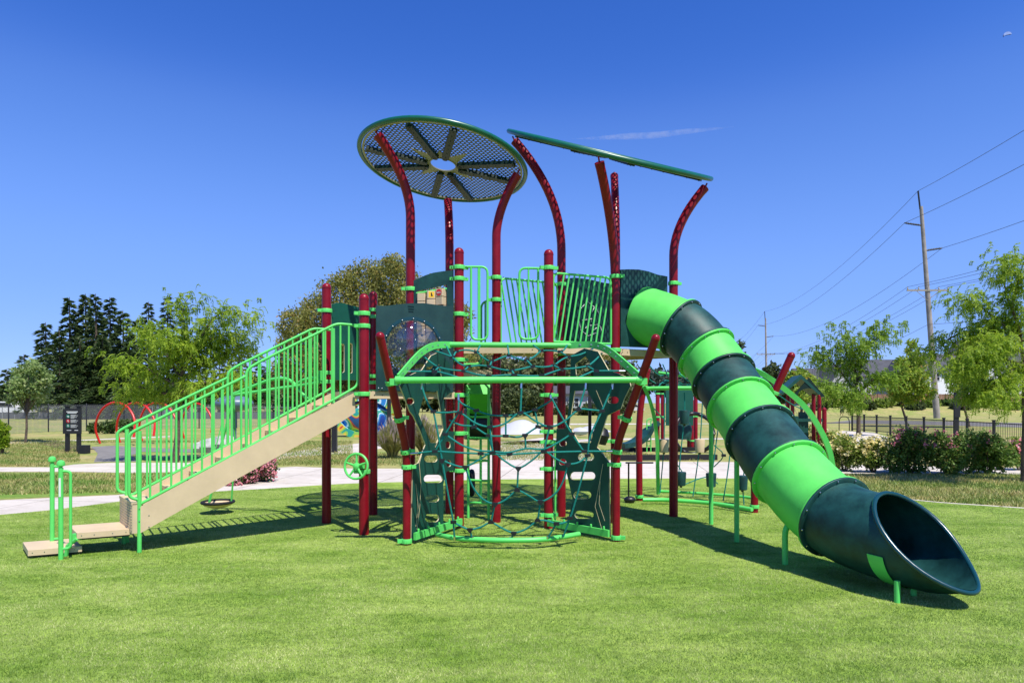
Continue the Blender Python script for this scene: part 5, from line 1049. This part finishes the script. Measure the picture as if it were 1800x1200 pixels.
# ------------------------------------------------------------ signs, hoops, fences
def info_sign(label, Y, posts, board, tilt=0.0):
    g = W((posts[0]+posts[1])/2, 708, Y); root = empty('information_sign', (g.x, Y, 0)); tag(root, label, 'sign', None)
    x0, y0, x1, y1 = board; a, c = W(x0, y1, Y), W(x1, y0, Y); b = MB(); b.box(((a.x+c.x)/2, Y-0.03, (a.z+c.z)/2), (c.x-a.x, 0.05, c.z-a.z)); bd = b.build('board', 'blackmetal', root)
    for px in posts:
        b = MB(); p = W(px, y0-4, Y); b.box((p.x, Y+0.05, p.z/2), (0.115, 0.115, p.z)); b.box((p.x, Y+0.05, p.z+0.01), (0.17, 0.17, 0.03)); b.build('leg', 'blackmetal', root)
    return root, a, c, bd
sg, a, c, bd = info_sign('black two-legged park notice board with white text and three round symbols', 23.2, (117, 137), (112, 718, 144, 762))
M['signtext'] = mat('sign_text_paint', (0.62, 0.64, 0.62), 0.6); M['signgreen'] = mat('sign_green', (0.01, 0.14, 0.09), 0.5); M['signred'] = mat('sign_red', (0.40, 0.01, 0.02), 0.5)
yf = 23.2-0.058; ww = c.x-a.x; hh = c.z-a.z; b = MB()
for r_ in range(2): b.box((a.x+ww*.52, yf, c.z-hh*(.12+.045*r_)), (ww*(.62-.12*r_), 0.004, hh*.03))
for g_, n_ in ((0, 5), (1, 4), (2, 4)):
    for r_ in range(n_): b.box((a.x+ww*(.44+[.15, .2, .12, .17, .1][r_]), yf, c.z-hh*(.245+.20*g_+.033*r_)), (ww*[.3, .4, .24, .34, .2][r_], 0.004, hh*.013))
b.box((a.x+ww*.35, yf, c.z-hh*.86), (ww*.25, .004, hh*.02)); b.box((a.x+ww*.75, yf, c.z-hh*.86), (ww*.2, .004, hh*.025)); b.build('lettering', 'signtext', bd)
for i, m_ in enumerate(('signgreen', 'signred', 'signgreen')):
    b = MB(); p = Vector((a.x+ww*.30, yf+.001, c.z-hh*(.30+.19*i))); b.lathe(p, [(hh*.075, 0), (hh*.075, .004)], 20, (0, -1, 0)); b.cur = 1; b.box(p+Vector((0, -.006, 0.0)), (hh*.07, .002, hh*.03) if i == 0 else (hh*.03, .002, hh*.08)); b.box(p+Vector((hh*.015, -.006, -hh*.03)), (hh*.05, .002, hh*.02)); b.build('symbol', [m_, 'signtext'], bd)
bx = MB(); p = G(148, 797); bx.box((p.x, p.y, 0.14), (0.26, 0.3, 0.28)); tag(bx.build('utility_box', 'blackmetal', origin=(p.x, p.y, 0)), 'small black box on the ground beside the notice board', 'box')
s2, a, c, bd2 = info_sign('black narrow sign board seen from behind, right of the small maple', 34, (1680, 1684), (1677, 694, 1687, 733))
s3, a, c, bd3 = info_sign('slim black sign post seen through the right climbing board', 30, (1036.5, 1037.5), (1034, 694, 1040, 720))
pb = MB(); p = G(588, 795); pb.box((p.x, p.y, 1.05), (0.17, 0.17, 2.1)); pb.box((p.x, p.y, 2.11), (0.2, 0.2, 0.03)); tag(pb.build('dark_post', 'blackmetal', origin=(p.x, p.y, 0)), 'square dark post standing behind the play structure beside the painted dome', 'post')
pb = MB(); p = G(684, 770); pb.box((p.x, p.y, 1.1), (0.17, 0.17, 2.2)); pb.box((p.x, p.y, 2.21), (0.2, 0.2, 0.03)); tag(pb.build('dark_post', 'blackmetal', origin=(p.x, p.y, 0)), 'dark post behind the fountain grass in front of the painted dome', 'post')
# red spiral hoops
def hoop(label, pts, Y, dy):
    P = bez([W(x, y, Y+dy*i/(len(pts)-1)) for i, (x, y) in enumerate(pts)], 6); b = MB(); b.tube(P, 0.045, 10); o = b.build('red_hoop', 'redhoop', origin=(P[0].x, P[0].y, 0)); tag(o, label, 'hoop', 'red hoops on the far lawn')
hoop('first red hoop, leftmost, beside the notice board', [(176, 779), (168, 755), (172, 732), (185, 714), (203, 707), (221, 713), (233, 728), (237, 745), (235, 768)], 28, -1.0)
hoop('second red hoop from the left, behind the stair foot', [(211, 777), (205, 755), (209, 732), (221, 714), (238, 708), (255, 713), (267, 728), (272, 745), (270, 766)], 29, -1.0)
hoop('third red hoop from the left, behind the stair railing', [(250, 775), (245, 755), (248, 732), (258, 714), (275, 708), (293, 713), (305, 728), (311, 745), (309, 764)], 30, -1.0)
hoop('fourth red hoop, rightmost, seen between balusters', [(324, 770), (319, 752), (322, 732), (331, 716), (345, 709), (358, 714), (368, 726), (373, 742), (371, 760)], 32, -1.0)
# fence of dark posts with thin mesh at the left
M['chain'] = None
def chain_mat():
    m = mat('chain_link', (0.20, 0.21, 0.22), 0.5); t = m.node_tree; b = t.nodes['Principled BSDF']; out = t.nodes['Material Output']; tc = t.nodes.new('ShaderNodeTexCoord'); sp_ = t.nodes.new('ShaderNodeSeparateXYZ'); t.links.new(tc.outputs['Object'], sp_.inputs[0])
    def mth(op, a, bb=None):
        n = t.nodes.new('ShaderNodeMath'); n.operation = op
        for i, v in enumerate((a, bb)):
            if v is None: continue
            if isinstance(v, (int, float)): n.inputs[i].default_value = v
            else: t.links.new(v, n.inputs[i])
        return n.outputs[0]
    u = mth('FRACT', mth('MULTIPLY', mth('ADD', sp_.outputs[0], sp_.outputs[2]), 14.0)); v = mth('FRACT', mth('MULTIPLY', mth('SUBTRACT', sp_.outputs[0], sp_.outputs[2]), 14.0))
    f = mth('MAXIMUM', mth('LESS_THAN', u, 0.16), mth('LESS_THAN', v, 0.16)); tr = t.nodes.new('ShaderNodeBsdfTransparent'); mx = t.nodes.new('ShaderNodeMixShader'); t.links.new(f, mx.inputs[0]); t.links.new(tr.outputs[0], mx.inputs[1]); t.links.new(b.outputs[0], mx.inputs[2]); t.links.new(mx.outputs[0], out.inputs[0]); return m
M['chain'] = chain_mat()
fn = empty('mesh_fence', G(150, 760)); tag(fn, 'low dark mesh fence on thin posts crossing the left lawn', 'fence')
fpts = [G(x, y) for x, y in ((-60, 766), (15, 763), (85, 759), (152, 757.5), (218, 756), (284, 754), (350, 753), (416, 752), (480, 751), (545, 750), (610, 749))]
for p in fpts:
    b = MB(); b.lathe((p.x, p.y, 0), [(0.035, 0), (0.035, 1.62), (0.001, 1.66)], 8); b.build('post', 'blackmetal', fn)
b = MB(); b.tube([Vector((p.x, p.y, 1.58)) for p in fpts], 0.016, 6); b.build('top_rail', 'blackmetal', fn)
b = MB()
for p, q in zip(fpts[:-1], fpts[1:]): b.add([(p.x, p.y, 0.03), (q.x, q.y, 0.03), (q.x, q.y, 1.57), (p.x, p.y, 1.57)], [(0, 1, 2, 3)])
b.build('mesh_panel', 'chain', fn, smooth=0)
ff = empty('mesh_fence', (W(150, 708, 72).x, 72, 0)); tag(ff, 'distant grey chain link fence in front of the parked vehicles', 'fence')
b = MB(); xs = [W(x, 708, 72).x for x in range(-40, 700, 22)]
for x in xs: b2 = MB(); b2.tube([(x, 72, 0), (x, 72, 1.25)], 0.04, 6); b2.build('post', 'galv', ff)
b.tube([(xs[0], 72, 1.22), (xs[-1], 72, 1.22)], 0.03, 6); b.build('top_rail', 'galv', ff)
M['screen'] = mat('grey_fence_screen', (0.10, 0.105, 0.12), 0.8)
b = MB(); b.box(((xs[0]+xs[-1])/2, 72.08, 0.36), (xs[-1]-xs[0], 0.03, 0.70)); b.build('screen', 'screen', ff)
# iron picket fence at the right
fr_ = empty('iron_fence', G(1600, 765)); tag(fr_, 'black iron picket fence running behind the rose bushes', 'fence')
P = [G(x, y) for x, y in ((1498, 757), (1519, 759), (1541, 761), (1565, 763.5), (1593, 766.5), (1624, 770), (1659, 774), (1700, 778.5), (1747, 784), (1800, 790), (1862, 797), (1935, 806))]
for i, p in enumerate(P):
    b = MB(); b.box((p.x, p.y, 0.5), (0.09, 0.09, 1.0)); b.box((p.x, p.y, 1.01), (0.115, 0.115, 0.03)); b.build('post', 'blackmetal', fr_)
    if i+1 < len(P):
        q = P[i+1]; b = MB(); 
        for z in (0.12, 0.90): b.tube([Vector((p.x, p.y, z)), Vector((q.x, q.y, z))], 0.018, 6)
        L = (q-p).length; n = int(L/0.11)
        for j in range(1, n): t = p.lerp(q, j/n); b.tube([Vector((t.x, t.y, 0.08)), Vector((t.x, t.y, 0.93))], 0.010, 4)
        b.build('picket_panel', 'blackmetal', fr_, smooth=0)
b = MB(); a_, c_ = G(1475, 756), G(1493, 757); b.tube(rounded([a_, Vector((a_.x, a_.y, .85)), Vector((c_.x, c_.y, .85)), c_], .38, 8), 0.028, 8); tag(b.build('bike_hoop', 'blackmetal', origin=(a_.x, a_.y, 0)), 'black arched hoop standing beside the end of the iron fence', 'bike rack')

# ------------------------------------------------------------ painted dome and pale mounds
M['mural'] = None
def mural():
    m = bpy.data.materials.new('painted_mural'); m.use_nodes = True; t = m.node_tree; b = t.nodes['Principled BSDF']; b.inputs['Roughness'].default_value = 0.5; tc = t.nodes.new('ShaderNodeTexCoord'); wv = t.nodes.new('ShaderNodeTexNoise'); wv.inputs['Scale'].default_value = 0.7; wv.inputs['Distortion'].default_value = 1.6; wv.inputs['Detail'].default_value = 1
    t.links.new(tc.outputs['Object'], wv.inputs[0]); r = t.nodes.new('ShaderNodeValToRGB'); r.color_ramp.interpolation = 'CONSTANT'
    cs = [(0, (0.01, 0.05, 0.30)), (.36, (0.02, 0.20, 0.55)), (.43, (0.55, 0.70, 0.75)), (.47, (0.02, 0.30, 0.25)), (.52, (0.25, 0.50, 0.08)), (.56, (0.70, 0.45, 0.05)), (.59, (0.55, 0.06, 0.04)), (.63, (0.02, 0.09, 0.25))]
    r.color_ramp.elements[0].color = (*cs[0][1], 1); r.color_ramp.elements[1].position = cs[1][0]; r.color_ramp.elements[1].color = (*cs[1][1], 1)
    for p_, c_ in cs[2:]: e = r.color_ramp.elements.new(p_); e.color = (*c_, 1)
    t.links.new(wv.outputs['Fac'], r.inputs[0]); t.links.new(r.outputs[0], b.inputs['Base Color']); return m
M['mural'] = mural()
p = W(643, 708, 34); dm = empty('painted_dome', (p.x, 34, 0)); tag(dm, 'big round playground dome painted in blue, green and orange swirls behind the posts', 'dome')
b = MB(); b.tube([(p.x+1.45*math.cos(R(a_)), 34, 0.05+1.55*(1+math.sin(R(a_)))*0.62+.0) for a_ in range(-90, 270, 10)], 0.16, 10, closed=True, flat=(0.7, 0.34, (0, 0, 1))); b.build('outer_ring', 'mural', dm)
b = MB(); b.ball((p.x, 34.2, 1.0), 1.25, 28, (1, .5, .78)); b.build('inner_shell', 'mural', dm)
M['mound'] = mat('pale_mound_concrete', (0.46, 0.47, 0.52), 0.7, var=0.05)
def mound(label, x0, x1, top, by):
    g = G((x0+x1)/2, by); s_ = g.y/F; rx = (x1-x0)/2*s_; h = 1.68-(top-708)*s_; b = MB(); n = 28; rows = 8; vs = []
    for j in range(rows+1):
        t = j/rows
        for k_ in range(n): a_ = 2*math.pi*k_/n; vs.append((g.x+rx*(1-t)*math.cos(a_)+rx*0.12*t, g.y+1.2*rx+rx*.9*(1-t)*math.sin(a_), h*(math.sin(t*math.pi/2)**1.3)+0.005-0.02*(t == 0)))
    b.add(vs, [(j*n+k_, j*n+(k_+1) % n, (j+1)*n+(k_+1) % n, (j+1)*n+k_) for j in range(rows) for k_ in range(n)]); tag(b.build('play_mound', 'mound', smooth=80, origin=(g.x, g.y+1.2*rx, 0)), label, 'mound', 'pale play mounds')
mound('large smooth pale mound seen through the net between the centre posts', 862, 965, 739, 764); mound('small pale mound seen through the right climbing board', 1008, 1082, 749, 760)
rk = MB(); rk.ball(W(1020, 758, 34)+Vector((0, 0, -0.0)), 0.3, 9, (1.5, 1, .7)); tag(rk.build('boulder', M['mound'], smooth=30), 'grey boulder at the left foot of the small pale mound', 'boulder')
# boulders, arched tunnel by the left lawn
M['stone'] = mat('pale_stone', (0.42, 0.41, 0.39), 0.85, var=0.35, vscale=5, bump=0.8, bscale=12)
rk = MB(); p = G(372, 795)
for dx, dz, r_, sx in ((0, .2, .34, 1.5), (.45, .3, .36, 1.2), (-.35, .15, .26, 1.3)): rk.ball((p.x+dx, p.y, dz), r_, 9, (sx, 1, .9))
tag(rk.build('boulder', 'stone', smooth=25), 'pale boulder seen between the lower stair balusters', 'boulder')
rk = MB(); a_ = W(411, 705, 30); rk.ball((a_.x, 30, a_.z-.1), 0.85, 20, (1, .8, .42)); rk.tube([(a_.x, 30, 0), (a_.x, 30, a_.z)], 0.12, 8); tag(rk.build('domed_shade', mat('blue_grey_plastic', (0.10, 0.16, 0.22), 0.4)), 'blue grey domed canopy on a post behind the stair railing', 'canopy')
cr = empty('lime_cross_frame', G(385, 800)); tag(cr, 'thin lime crossed poles behind the lower stairs', 'climber'); b = MB(); b.tube([G(376, 800), W(392, 735, 22)], 0.018, 8); b.tube([G(402, 800), W(398, 735, 22)], 0.018, 8); b.build('pole', 'lime', cr)
# ------------------------------------------------------------ vehicles beyond the far fence
def vehicle(name, label, cat, px, Y, length, col, pickup=False, rot=0.0, group='vehicles beyond the far fence'):
    x = W(px, 708, Y).x; root = empty(name, (x, Y, 0)); tag(root, label, cat, group); mt = mat('car_paint', col, 0.25, 0.5, coat=0.6); L = length/2; b = MB()
    if pickup: pr = [(-L, .45), (-L, 1.05), (-.15*L, 1.12), (-.10*L, 1.85), (.42*L, 1.85), (.62*L, 1.22), (L*.97, 1.08), (L, .5)]
    else: pr = [(-L, .35), (-L, .95), (-.85*L, 1.0), (-.6*L, 1.48), (.25*L, 1.48), (.55*L, .98), (.97*L, .85), (L, .38)]
    b.board(pr, [], lambda u, z: (x+u, Y, z), 1.8, (0, 1, 0)); b.build('body', mt, root)
    b = MB(); k_ = 2*L
    wn = [(-.06*L, 1.25), (-.04*L, 1.72), (.38*L, 1.72), (.53*L, 1.27)] if pickup else [(-.72*L, 1.02), (-.55*L, 1.38), (.2*L, 1.38), (.44*L, 1.0)]
    b.board(wn, [], lambda u, z: (x+u, Y-.915, z), .03, (0, 1, 0)); b.build('window', 'blackmetal', root)
    for sx in (-.62, .64):
        for sy in (-.82, .82): b = MB(); b.lathe((x+sx*L, Y+sy, .36), [(.2, -.12), (.36, -.11), (.36, .11), (.2, .12)], 16, (0, 1, 0)); w_ = b.build('wheel', 'rubber', root)
vehicle('pickup_truck', 'white pickup truck parked beyond the far fence at the left edge', 'pickup', 10, 78, 5.6, (.75, .76, .78), True)
for px, col, lb in ((160, (.30, .02, .03), 'dark red car parked beyond the far fence left of the first hoop'), (185, (.72, .73, .75), 'white car parked beyond the far fence inside the first hoop'), (232, (.45, .47, .5), 'silver car parked beyond the far fence inside the second hoop'), (262, (.05, .08, .12), 'dark car parked beyond the far fence between the hoops')):
    vehicle('parked_car', lb, 'car', px, 80, 4.3, col)
vehicle('parked_car', 'light car parked far off beyond the lawn, seen left of the rope climber', 'car', 1114, 120, 3.4, (.6, .6, .62), group=None)

# ------------------------------------------------------------ wooden fence and houses at the right
wf = empty('wooden_fence', (60, 102, 1.2)); tag(wf, 'brown wooden board fence along the bank in front of the houses', 'fence'); M['fencewood'] = mat('brown_fence_boards', (0.24, 0.13, 0.075), 0.8, var=0.3, vscale=3)
fa, fb = Vector((W(1425, 708, 103).x, 103, 0)), Vector((W(2150, 708, 100).x, 100, 0)); n = int((fb-fa).length/2.4)
for i in range(n):
    a_, c_ = fa.lerp(fb, i/n), fa.lerp(fb, (i+1)/n); d = (c_-a_).normalized(); b = MB(); rot = Matrix((d, Vector((-d.y, d.x, 0)), Vector((0, 0, 1)))).transposed()
    for j in range(8): b.box(a_.lerp(c_, (j+.5)/8)+Vector((0, .006*(j % 2), 2.12)), (0.29, 0.02, 1.75+0.02*(j % 3)), rot)
    b.build('fence_panel', 'fencewood', wf, smooth=0)
    b = MB(); b.box(a_+Vector((0, -.03, 2.15)), (.1, .1, 1.85)); b.build('post', 'fencewood', wf)
M['shingle'] = mat('grey_shingles', (0.065, 0.067, 0.078), 0.9, var=0.25, vscale=2, bump=0.4, bscale=8)
def house(label, x0, x1, Y, eave, ridge, wall, gable=0, wins=3):
    a_, c_ = W(x0, 708, Y), W(x1, 708, Y); ze, zr = zat(eave, Y), zat(ridge, Y); dp = 8.0; root = empty('house', ((a_.x+c_.x)/2, Y+dp/2, bank((a_.x+c_.x)/2, Y))); tag(root, label, 'house', None); g0 = 0.9; b = MB()
    wm_ = mat('house_siding', wall, 0.8, var=0.06, vscale=1)
    if gable: b.board([(a_.x, g0), (c_.x, g0), (c_.x, ze), ((a_.x+c_.x)/2, zr), (a_.x, ze)], [], lambda x, z: (x, Y+dp/2, z), dp, (0, 1, 0))
    else: b.board([(0, g0), (dp, g0), (dp, ze), (dp/2, zr-.1), (0, ze)], [], lambda y, z: ((a_.x+c_.x)/2, Y+y, z), c_.x-a_.x, (1, 0, 0))
    b.build('wall', wm_, root, smooth=0); b = MB(); o_ = .45
    if gable:
        mx_ = (a_.x+c_.x)/2; sl = (zr-ze)/(mx_-a_.x); b.board([(a_.x-o_, ze-o_*sl+.05), (mx_, zr+.05), (c_.x+o_, ze-o_*sl+.05), (c_.x+o_, ze-o_*sl+.25), (mx_, zr+.27), (a_.x-o_, ze-o_*sl+.25)], [], lambda x, z: (x, Y+dp/2, z), dp+.8, (0, 1, 0))
    else: sl = (zr-ze)/(dp/2); b.board([(-o_, ze-o_*sl+.05), (dp/2, zr+.05), (dp+o_, ze-o_*sl+.05), (dp+o_, ze-o_*sl+.25), (dp/2, zr+.27), (-o_, ze-o_*sl+.25)], [], lambda y, z: ((a_.x+c_.x)/2, Y+y, z), c_.x-a_.x+.8, (1, 0, 0))
    b.build('roof', 'shingle', root, smooth=0)
    for i in range(wins):
        xc = a_.x+(c_.x-a_.x)*(i+.5)/wins; zc = ze-1.1; b = MB(); b.box((xc, Y-.03, zc), (1.3, .08, 1.35)); w_ = b.build('window', 'white', root); b = MB()
        for sx in (-.29, .29):
            for sz in (-.3, .3): b.box((xc+sx, Y-.08, zc+sz), (.5, .03, .52))
        b.build('pane', 'blackmetal', w_)
    return root
house('grey house with dark shingle roof, leftmost of the row behind the wooden fence', 1412, 1466, 120, 676, 648, (.30, .31, .34), 0, 2)
house('grey gabled house second in the row, behind the young locust', 1462, 1500, 116, 668, 641, (.42, .42, .44), 1, 1)
house('wide pale house with long dark roof behind the locust and the maple', 1496, 1600, 122, 660, 632, (.62, .62, .64), 0, 4)
house('blue grey house right of the wide pale one, behind the maple', 1598, 1640, 112, 662, 630, (.24, .28, .34), 1, 1)
house('white house behind the thick utility pole', 1634, 1700, 110, 650, 622, (.74, .75, .77), 0, 3)
house('white gabled house showing above the tall locust crown', 1700, 1770, 114, 640, 595, (.70, .71, .73), 1, 2)
house('dark roofed house at the right edge behind the tall locust', 1768, 1850, 118, 645, 612, (.55, .55, .57), 0, 3)
house('small grey far house seen through the right climbing board', 965, 1055, 95, 693, 680, (.42, .43, .46), 0, 3)
for i, (px, top, Y, wp) in enumerate(((1770, 560, 150, 26), (1790, 565, 152, 26), (1745, 580, 155, 24), (1545, 620, 165, 22), (1430, 632, 160, 20))):
    conifer(['distant conifer above the houses, middle of the three at the right', 'distant conifer above the houses, rightmost', 'distant conifer above the houses, left of the three at the right', 'distant conifer peeking over the wide pale house', 'distant conifer above the leftmost house'][i], px, top, Y, wp, 'distant conifers behind the houses', 1800)
tree('round_tree', 'yellow green tree just behind the play house roof', 'tree', Vector((W(1408, 708, 60).x, 60, .6)), wb([(1405, 680, 16), (1395, 665, 12), (1418, 668, 13), (1408, 655, 9), (1410, 695, 16)], 60, .8), 2600, .3, .1, 'maple', .12, .3, 'trees around the play house')
tree('round_tree', 'green tree showing between the slide and the leaning red post', 'tree', Vector((W(1362, 708, 62).x, 62, .6)), wb([(1360, 670, 17), (1348, 655, 12), (1372, 650, 11), (1358, 645, 9), (1345, 690, 18), (1375, 690, 16)], 62, .8), 2600, .3, .1, 'hedge', .12, .3, 'trees around the play house')
tree('round_tree', 'small green tree top just showing over the slide\'s dark middle section', 'tree', Vector((W(1296, 708, 80).x, 80, .6)), wb([(1297, 608, 11), (1290, 620, 12), (1300, 630, 13), (1300, 660, 20)], 80, .8), 1800, .35, .11, 'hedge', .14, .3, 'trees around the play house')

# ------------------------------------------------------------ utility poles and wires
def upole(label, px_b, px_t, Y, top=24.85, sc=1.0):
    X0 = (px_b-CX)/F*Y; X1 = (px_t-CX)/F*Y; root = empty('utility_pole', (X0, Y, 0.5)); tag(root, label, 'utility pole', 'utility poles'); b = MB(); at_ = lambda z: Vector((X0+(X1-X0)*(z/top), Y, z))
    b.tube([at_(0), at_(top*.4), at_(top-1.7)], [0.33, 0.27, 0.18], 14); b.build('shaft', 'polewood', root); b = MB(); b.tube([at_(top-2.0)+Vector((-.12, 0, 0)), at_(top)+Vector((-.2, 0, 0))], 0.09, 8); b.build('top_extension', 'blackmetal', root)
    tips = [at_(top)+Vector((-.2, 0, 0))]
    for sx, z, L in ((-1, top-3.6, 1.75), (1, top-6.35, 1.75)):
        b = MB(); s0 = at_(z-.15)+Vector((sx*.2, 0, 0)); e0 = at_(z+.1)+Vector((sx*(L+.2), 0, 0)); b.tube([s0, e0], [0.09, 0.07], 8)
        for t in range(8): b.lathe(s0.lerp(e0, .15+.1*t), [(.07, -.02), (.12, 0), (.07, .02)], 8, (1, 0, .1))
        b.build('insulator_arm', 'blackmetal', root); tips.append(e0)
    z = top-10.9; c = at_(z); b = MB(); b.box(c+Vector((-.1, -.25, 0)), (4.6, .1, .17)); b.tube([c+Vector((-1.3, -.25, -.1)), c+Vector((-.1, -.2, -1.1))], .03, 6); b.tube([c+Vector((1.1, -.25, -.1)), c+Vector((-.1, -.2, -1.1))], .03, 6); b.build('crossarm', M['tanstar'], root)
    for dx in (-2.3, -1.1, 1.1, 2.1): b = MB(); b.lathe(c+Vector((dx, -.25, .08)), [(.05, 0), (.09, .12), (.05, .2), (.07, .26), (.01, .3)], 8); b.build('insulator', 'galv', root); tips.append(c+Vector((dx, -.25, .38)))
    tips.append(at_(top-14.6)+Vector((-.2, 0, 0))); return tips
t1 = upole('near weathered utility pole rising behind the iron fence', 1647, 1617, 74.7); t2 = upole('farther small utility pole between the slide and the leaning red post', 1348, 1345.5, 173)
dirp = Vector((-17.4, -98.3, 0)); t0 = [p+dirp for p in t1]; t3 = [p-dirp for p in t2]
nm = ['top power line', 'upper left power line', 'upper right power line', 'lower outer left line', 'lower inner left line', 'lower inner right line', 'lower outer right line', 'lowest cable']
for i in range(8):
    b = MB()
    for A_, B_, sg_ in ((t0[i], t1[i], 2.2), (t1[i], t2[i], 2.6), (t2[i], t3[i], 3.5)):
        b.tube([A_.lerp(B_, j/24)-Vector((0, 0, 4*sg_*(j/24)*(1-j/24))) for j in range(25)], 0.022 if i < 3 else 0.018, 5, caps=False)
    tag(b.build('power_line', 'blackmetal'), nm[i]+' strung between the utility poles', 'power line', 'power lines between the poles')

# ------------------------------------------------------------ walker on the far path
wk = Vector(W(1480, 708, 86)); gx_, gy_, gz = wk.x, wk.y, bank(wk.x, wk.y)
pe = bpy.data.meshes.new('person'); import bmesh
verts = [(0, 0, .95), (0, 0, 1.2), (0, 0, 1.42), (0, 0, 1.52), (0, -.01, 1.68), (.20, 0, 1.42), (.26, .03, 1.16), (.22, -.08, .95), (-.20, 0, 1.42), (-.26, .02, 1.16), (-.22, .10, .96), (.09, 0, .90), (.10, -.10, .50), (.10, .04, .08), (.10, -.09, .04), (-.09, 0, .90), (-.10, .12, .50), (-.10, .25, .12), (-.10, .14, .05)]
edges = [(0, 1), (1, 2), (2, 3), (3, 4), (2, 5), (5, 6), (6, 7), (2, 8), (8, 9), (9, 10), (0, 11), (11, 12), (12, 13), (13, 14), (0, 15), (15, 16), (16, 17), (17, 18)]
rad = [.15, .16, .15, .06, .105, .07, .05, .035, .07, .05, .035, .10, .065, .04, .035, .10, .065, .04, .035]
pe.from_pydata([(gx_+x, gy_+y, gz+z) for x, y, z in verts], edges, []); po = bpy.data.objects.new('person', pe); COL.objects.link(po)
sk = po.modifiers.new('skin', 'SKIN'); 
if not pe.skin_vertices: 
    bm_ = bmesh.new(); bm_.from_mesh(pe); bm_.verts.layers.skin.verify(); bm_.to_mesh(pe); bm_.free()
for i, r_ in enumerate(rad): pe.skin_vertices[0].data[i].radius = (r_, r_*.85)
pe.skin_vertices[0].data[0].use_root = True; po.modifiers.new('s', 'SUBSURF').levels = 1; po.modifiers['s'].render_levels = 1
dg = bpy.context.evaluated_depsgraph_get(); me = bpy.data.meshes.new_from_object(po.evaluated_get(dg)); po.modifiers.clear(); po.data = me
me.materials.clear(); M['skin'] = mat('skin', (.45, .27, .19), .6); M['darkcloth'] = mat('dark_shorts', (.02, .022, .03), .9); me.materials.append(M['skin']); 
for f_ in me.polygons: f_.use_smooth = True
tag(po, 'person in white shirt and dark shorts walking away on the far path', 'person')
b = MB(); b.lathe((gx_, gy_, gz), [(.19, .92), (.19, 1.1), (.22, 1.35), (.19, 1.47), (.07, 1.5)], 14); b.tube([(gx_+.16, gy_, gz+1.42), (gx_+.27, gy_+.02, gz+1.2)], .085, 8); b.tube([(gx_-.16, gy_, gz+1.42), (gx_-.27, gy_+.02, gz+1.2)], .085, 8); b.build('shirt', 'white', po)
b = MB(); b.lathe((gx_, gy_, gz), [(.19, .80), (.185, .98)], 14); b.tube([(gx_+.09, gy_, gz+.9), (gx_+.11, gy_-.09, gz+.52)], .11, 8); b.tube([(gx_-.09, gy_, gz+.9), (gx_-.11, gy_+.10, gz+.52)], .11, 8); b.build('shorts', 'darkcloth', po)
b = MB(); b.ball((gx_, gy_+.01, gz+1.66), .115, 10, (1, 1.1, 1.1)); b.build('hair', 'darkcloth', po)

# ------------------------------------------------------------ contrail and moon
def soft(name, col, dens, ns):
    m = bpy.data.materials.new(name); m.use_nodes = True; t = m.node_tree; t.nodes.clear(); o = t.nodes.new('ShaderNodeOutputMaterial'); v = t.nodes.new('ShaderNodeVolumePrincipled'); v.inputs['Color'].default_value = (*col, 1)
    tc = t.nodes.new('ShaderNodeTexCoord'); n = t.nodes.new('ShaderNodeTexNoise'); n.inputs['Scale'].default_value = ns; n.inputs['Detail'].default_value = 5; t.links.new(tc.outputs['Object'], n.inputs['Vector']); mr = t.nodes.new('ShaderNodeMapRange'); mr.inputs[1].default_value = .25; mr.inputs[2].default_value = .75; mr.inputs[3].default_value = 0; mr.inputs[4].default_value = dens
    t.links.new(n.outputs['Fac'], mr.inputs[0]); t.links.new(mr.outputs[0], v.inputs['Density']); t.links.new(v.outputs[0], o.inputs['Volume']); return m
Yc = 1500; P = [W(x, y, Yc) for x, y in ((1005, 244), (1050, 243), (1100, 240), (1150, 238), (1210, 231), (1290, 223))]
b = MB(); b.tube(P, [0.5, 4, 7, 7.5, 6, 1], 10); tag(b.build('contrail', soft('ice_trail', (1, 1, 1), 0.030, 0.05)), 'thin white streak of vapour high in the sky over the right roof', 'contrail', kind='stuff')
Ym = 6000; c = W(1771, 63, Ym); rm = 7.5/F*Ym; b = MB(); pr = [(math.cos(R(a_)), math.sin(R(a_))) for a_ in range(10, 191, 12)]+[(math.cos(R(a_))*1.0, 0.18*math.sin(R(a_))) for a_ in range(178, 20, -20)]
rt = Matrix.Rotation(R(-12), 3, 'Y'); b.board([(x*rm, z*rm*.85) for x, z in pr], [], lambda x, z: c+rt @ Vector((x, 0, z)), rm*.3, (0, 1, 0))
M['moon'] = mat('pale_moon', (.30, .40, .66), 1.0, 0.0, var=.12, vscale=.06); tag(b.build('moon', 'moon', smooth=0), 'pale half moon high at the right', 'moon')  # sunlit half cut into the mesh shape, daylight fade put into the blue colour
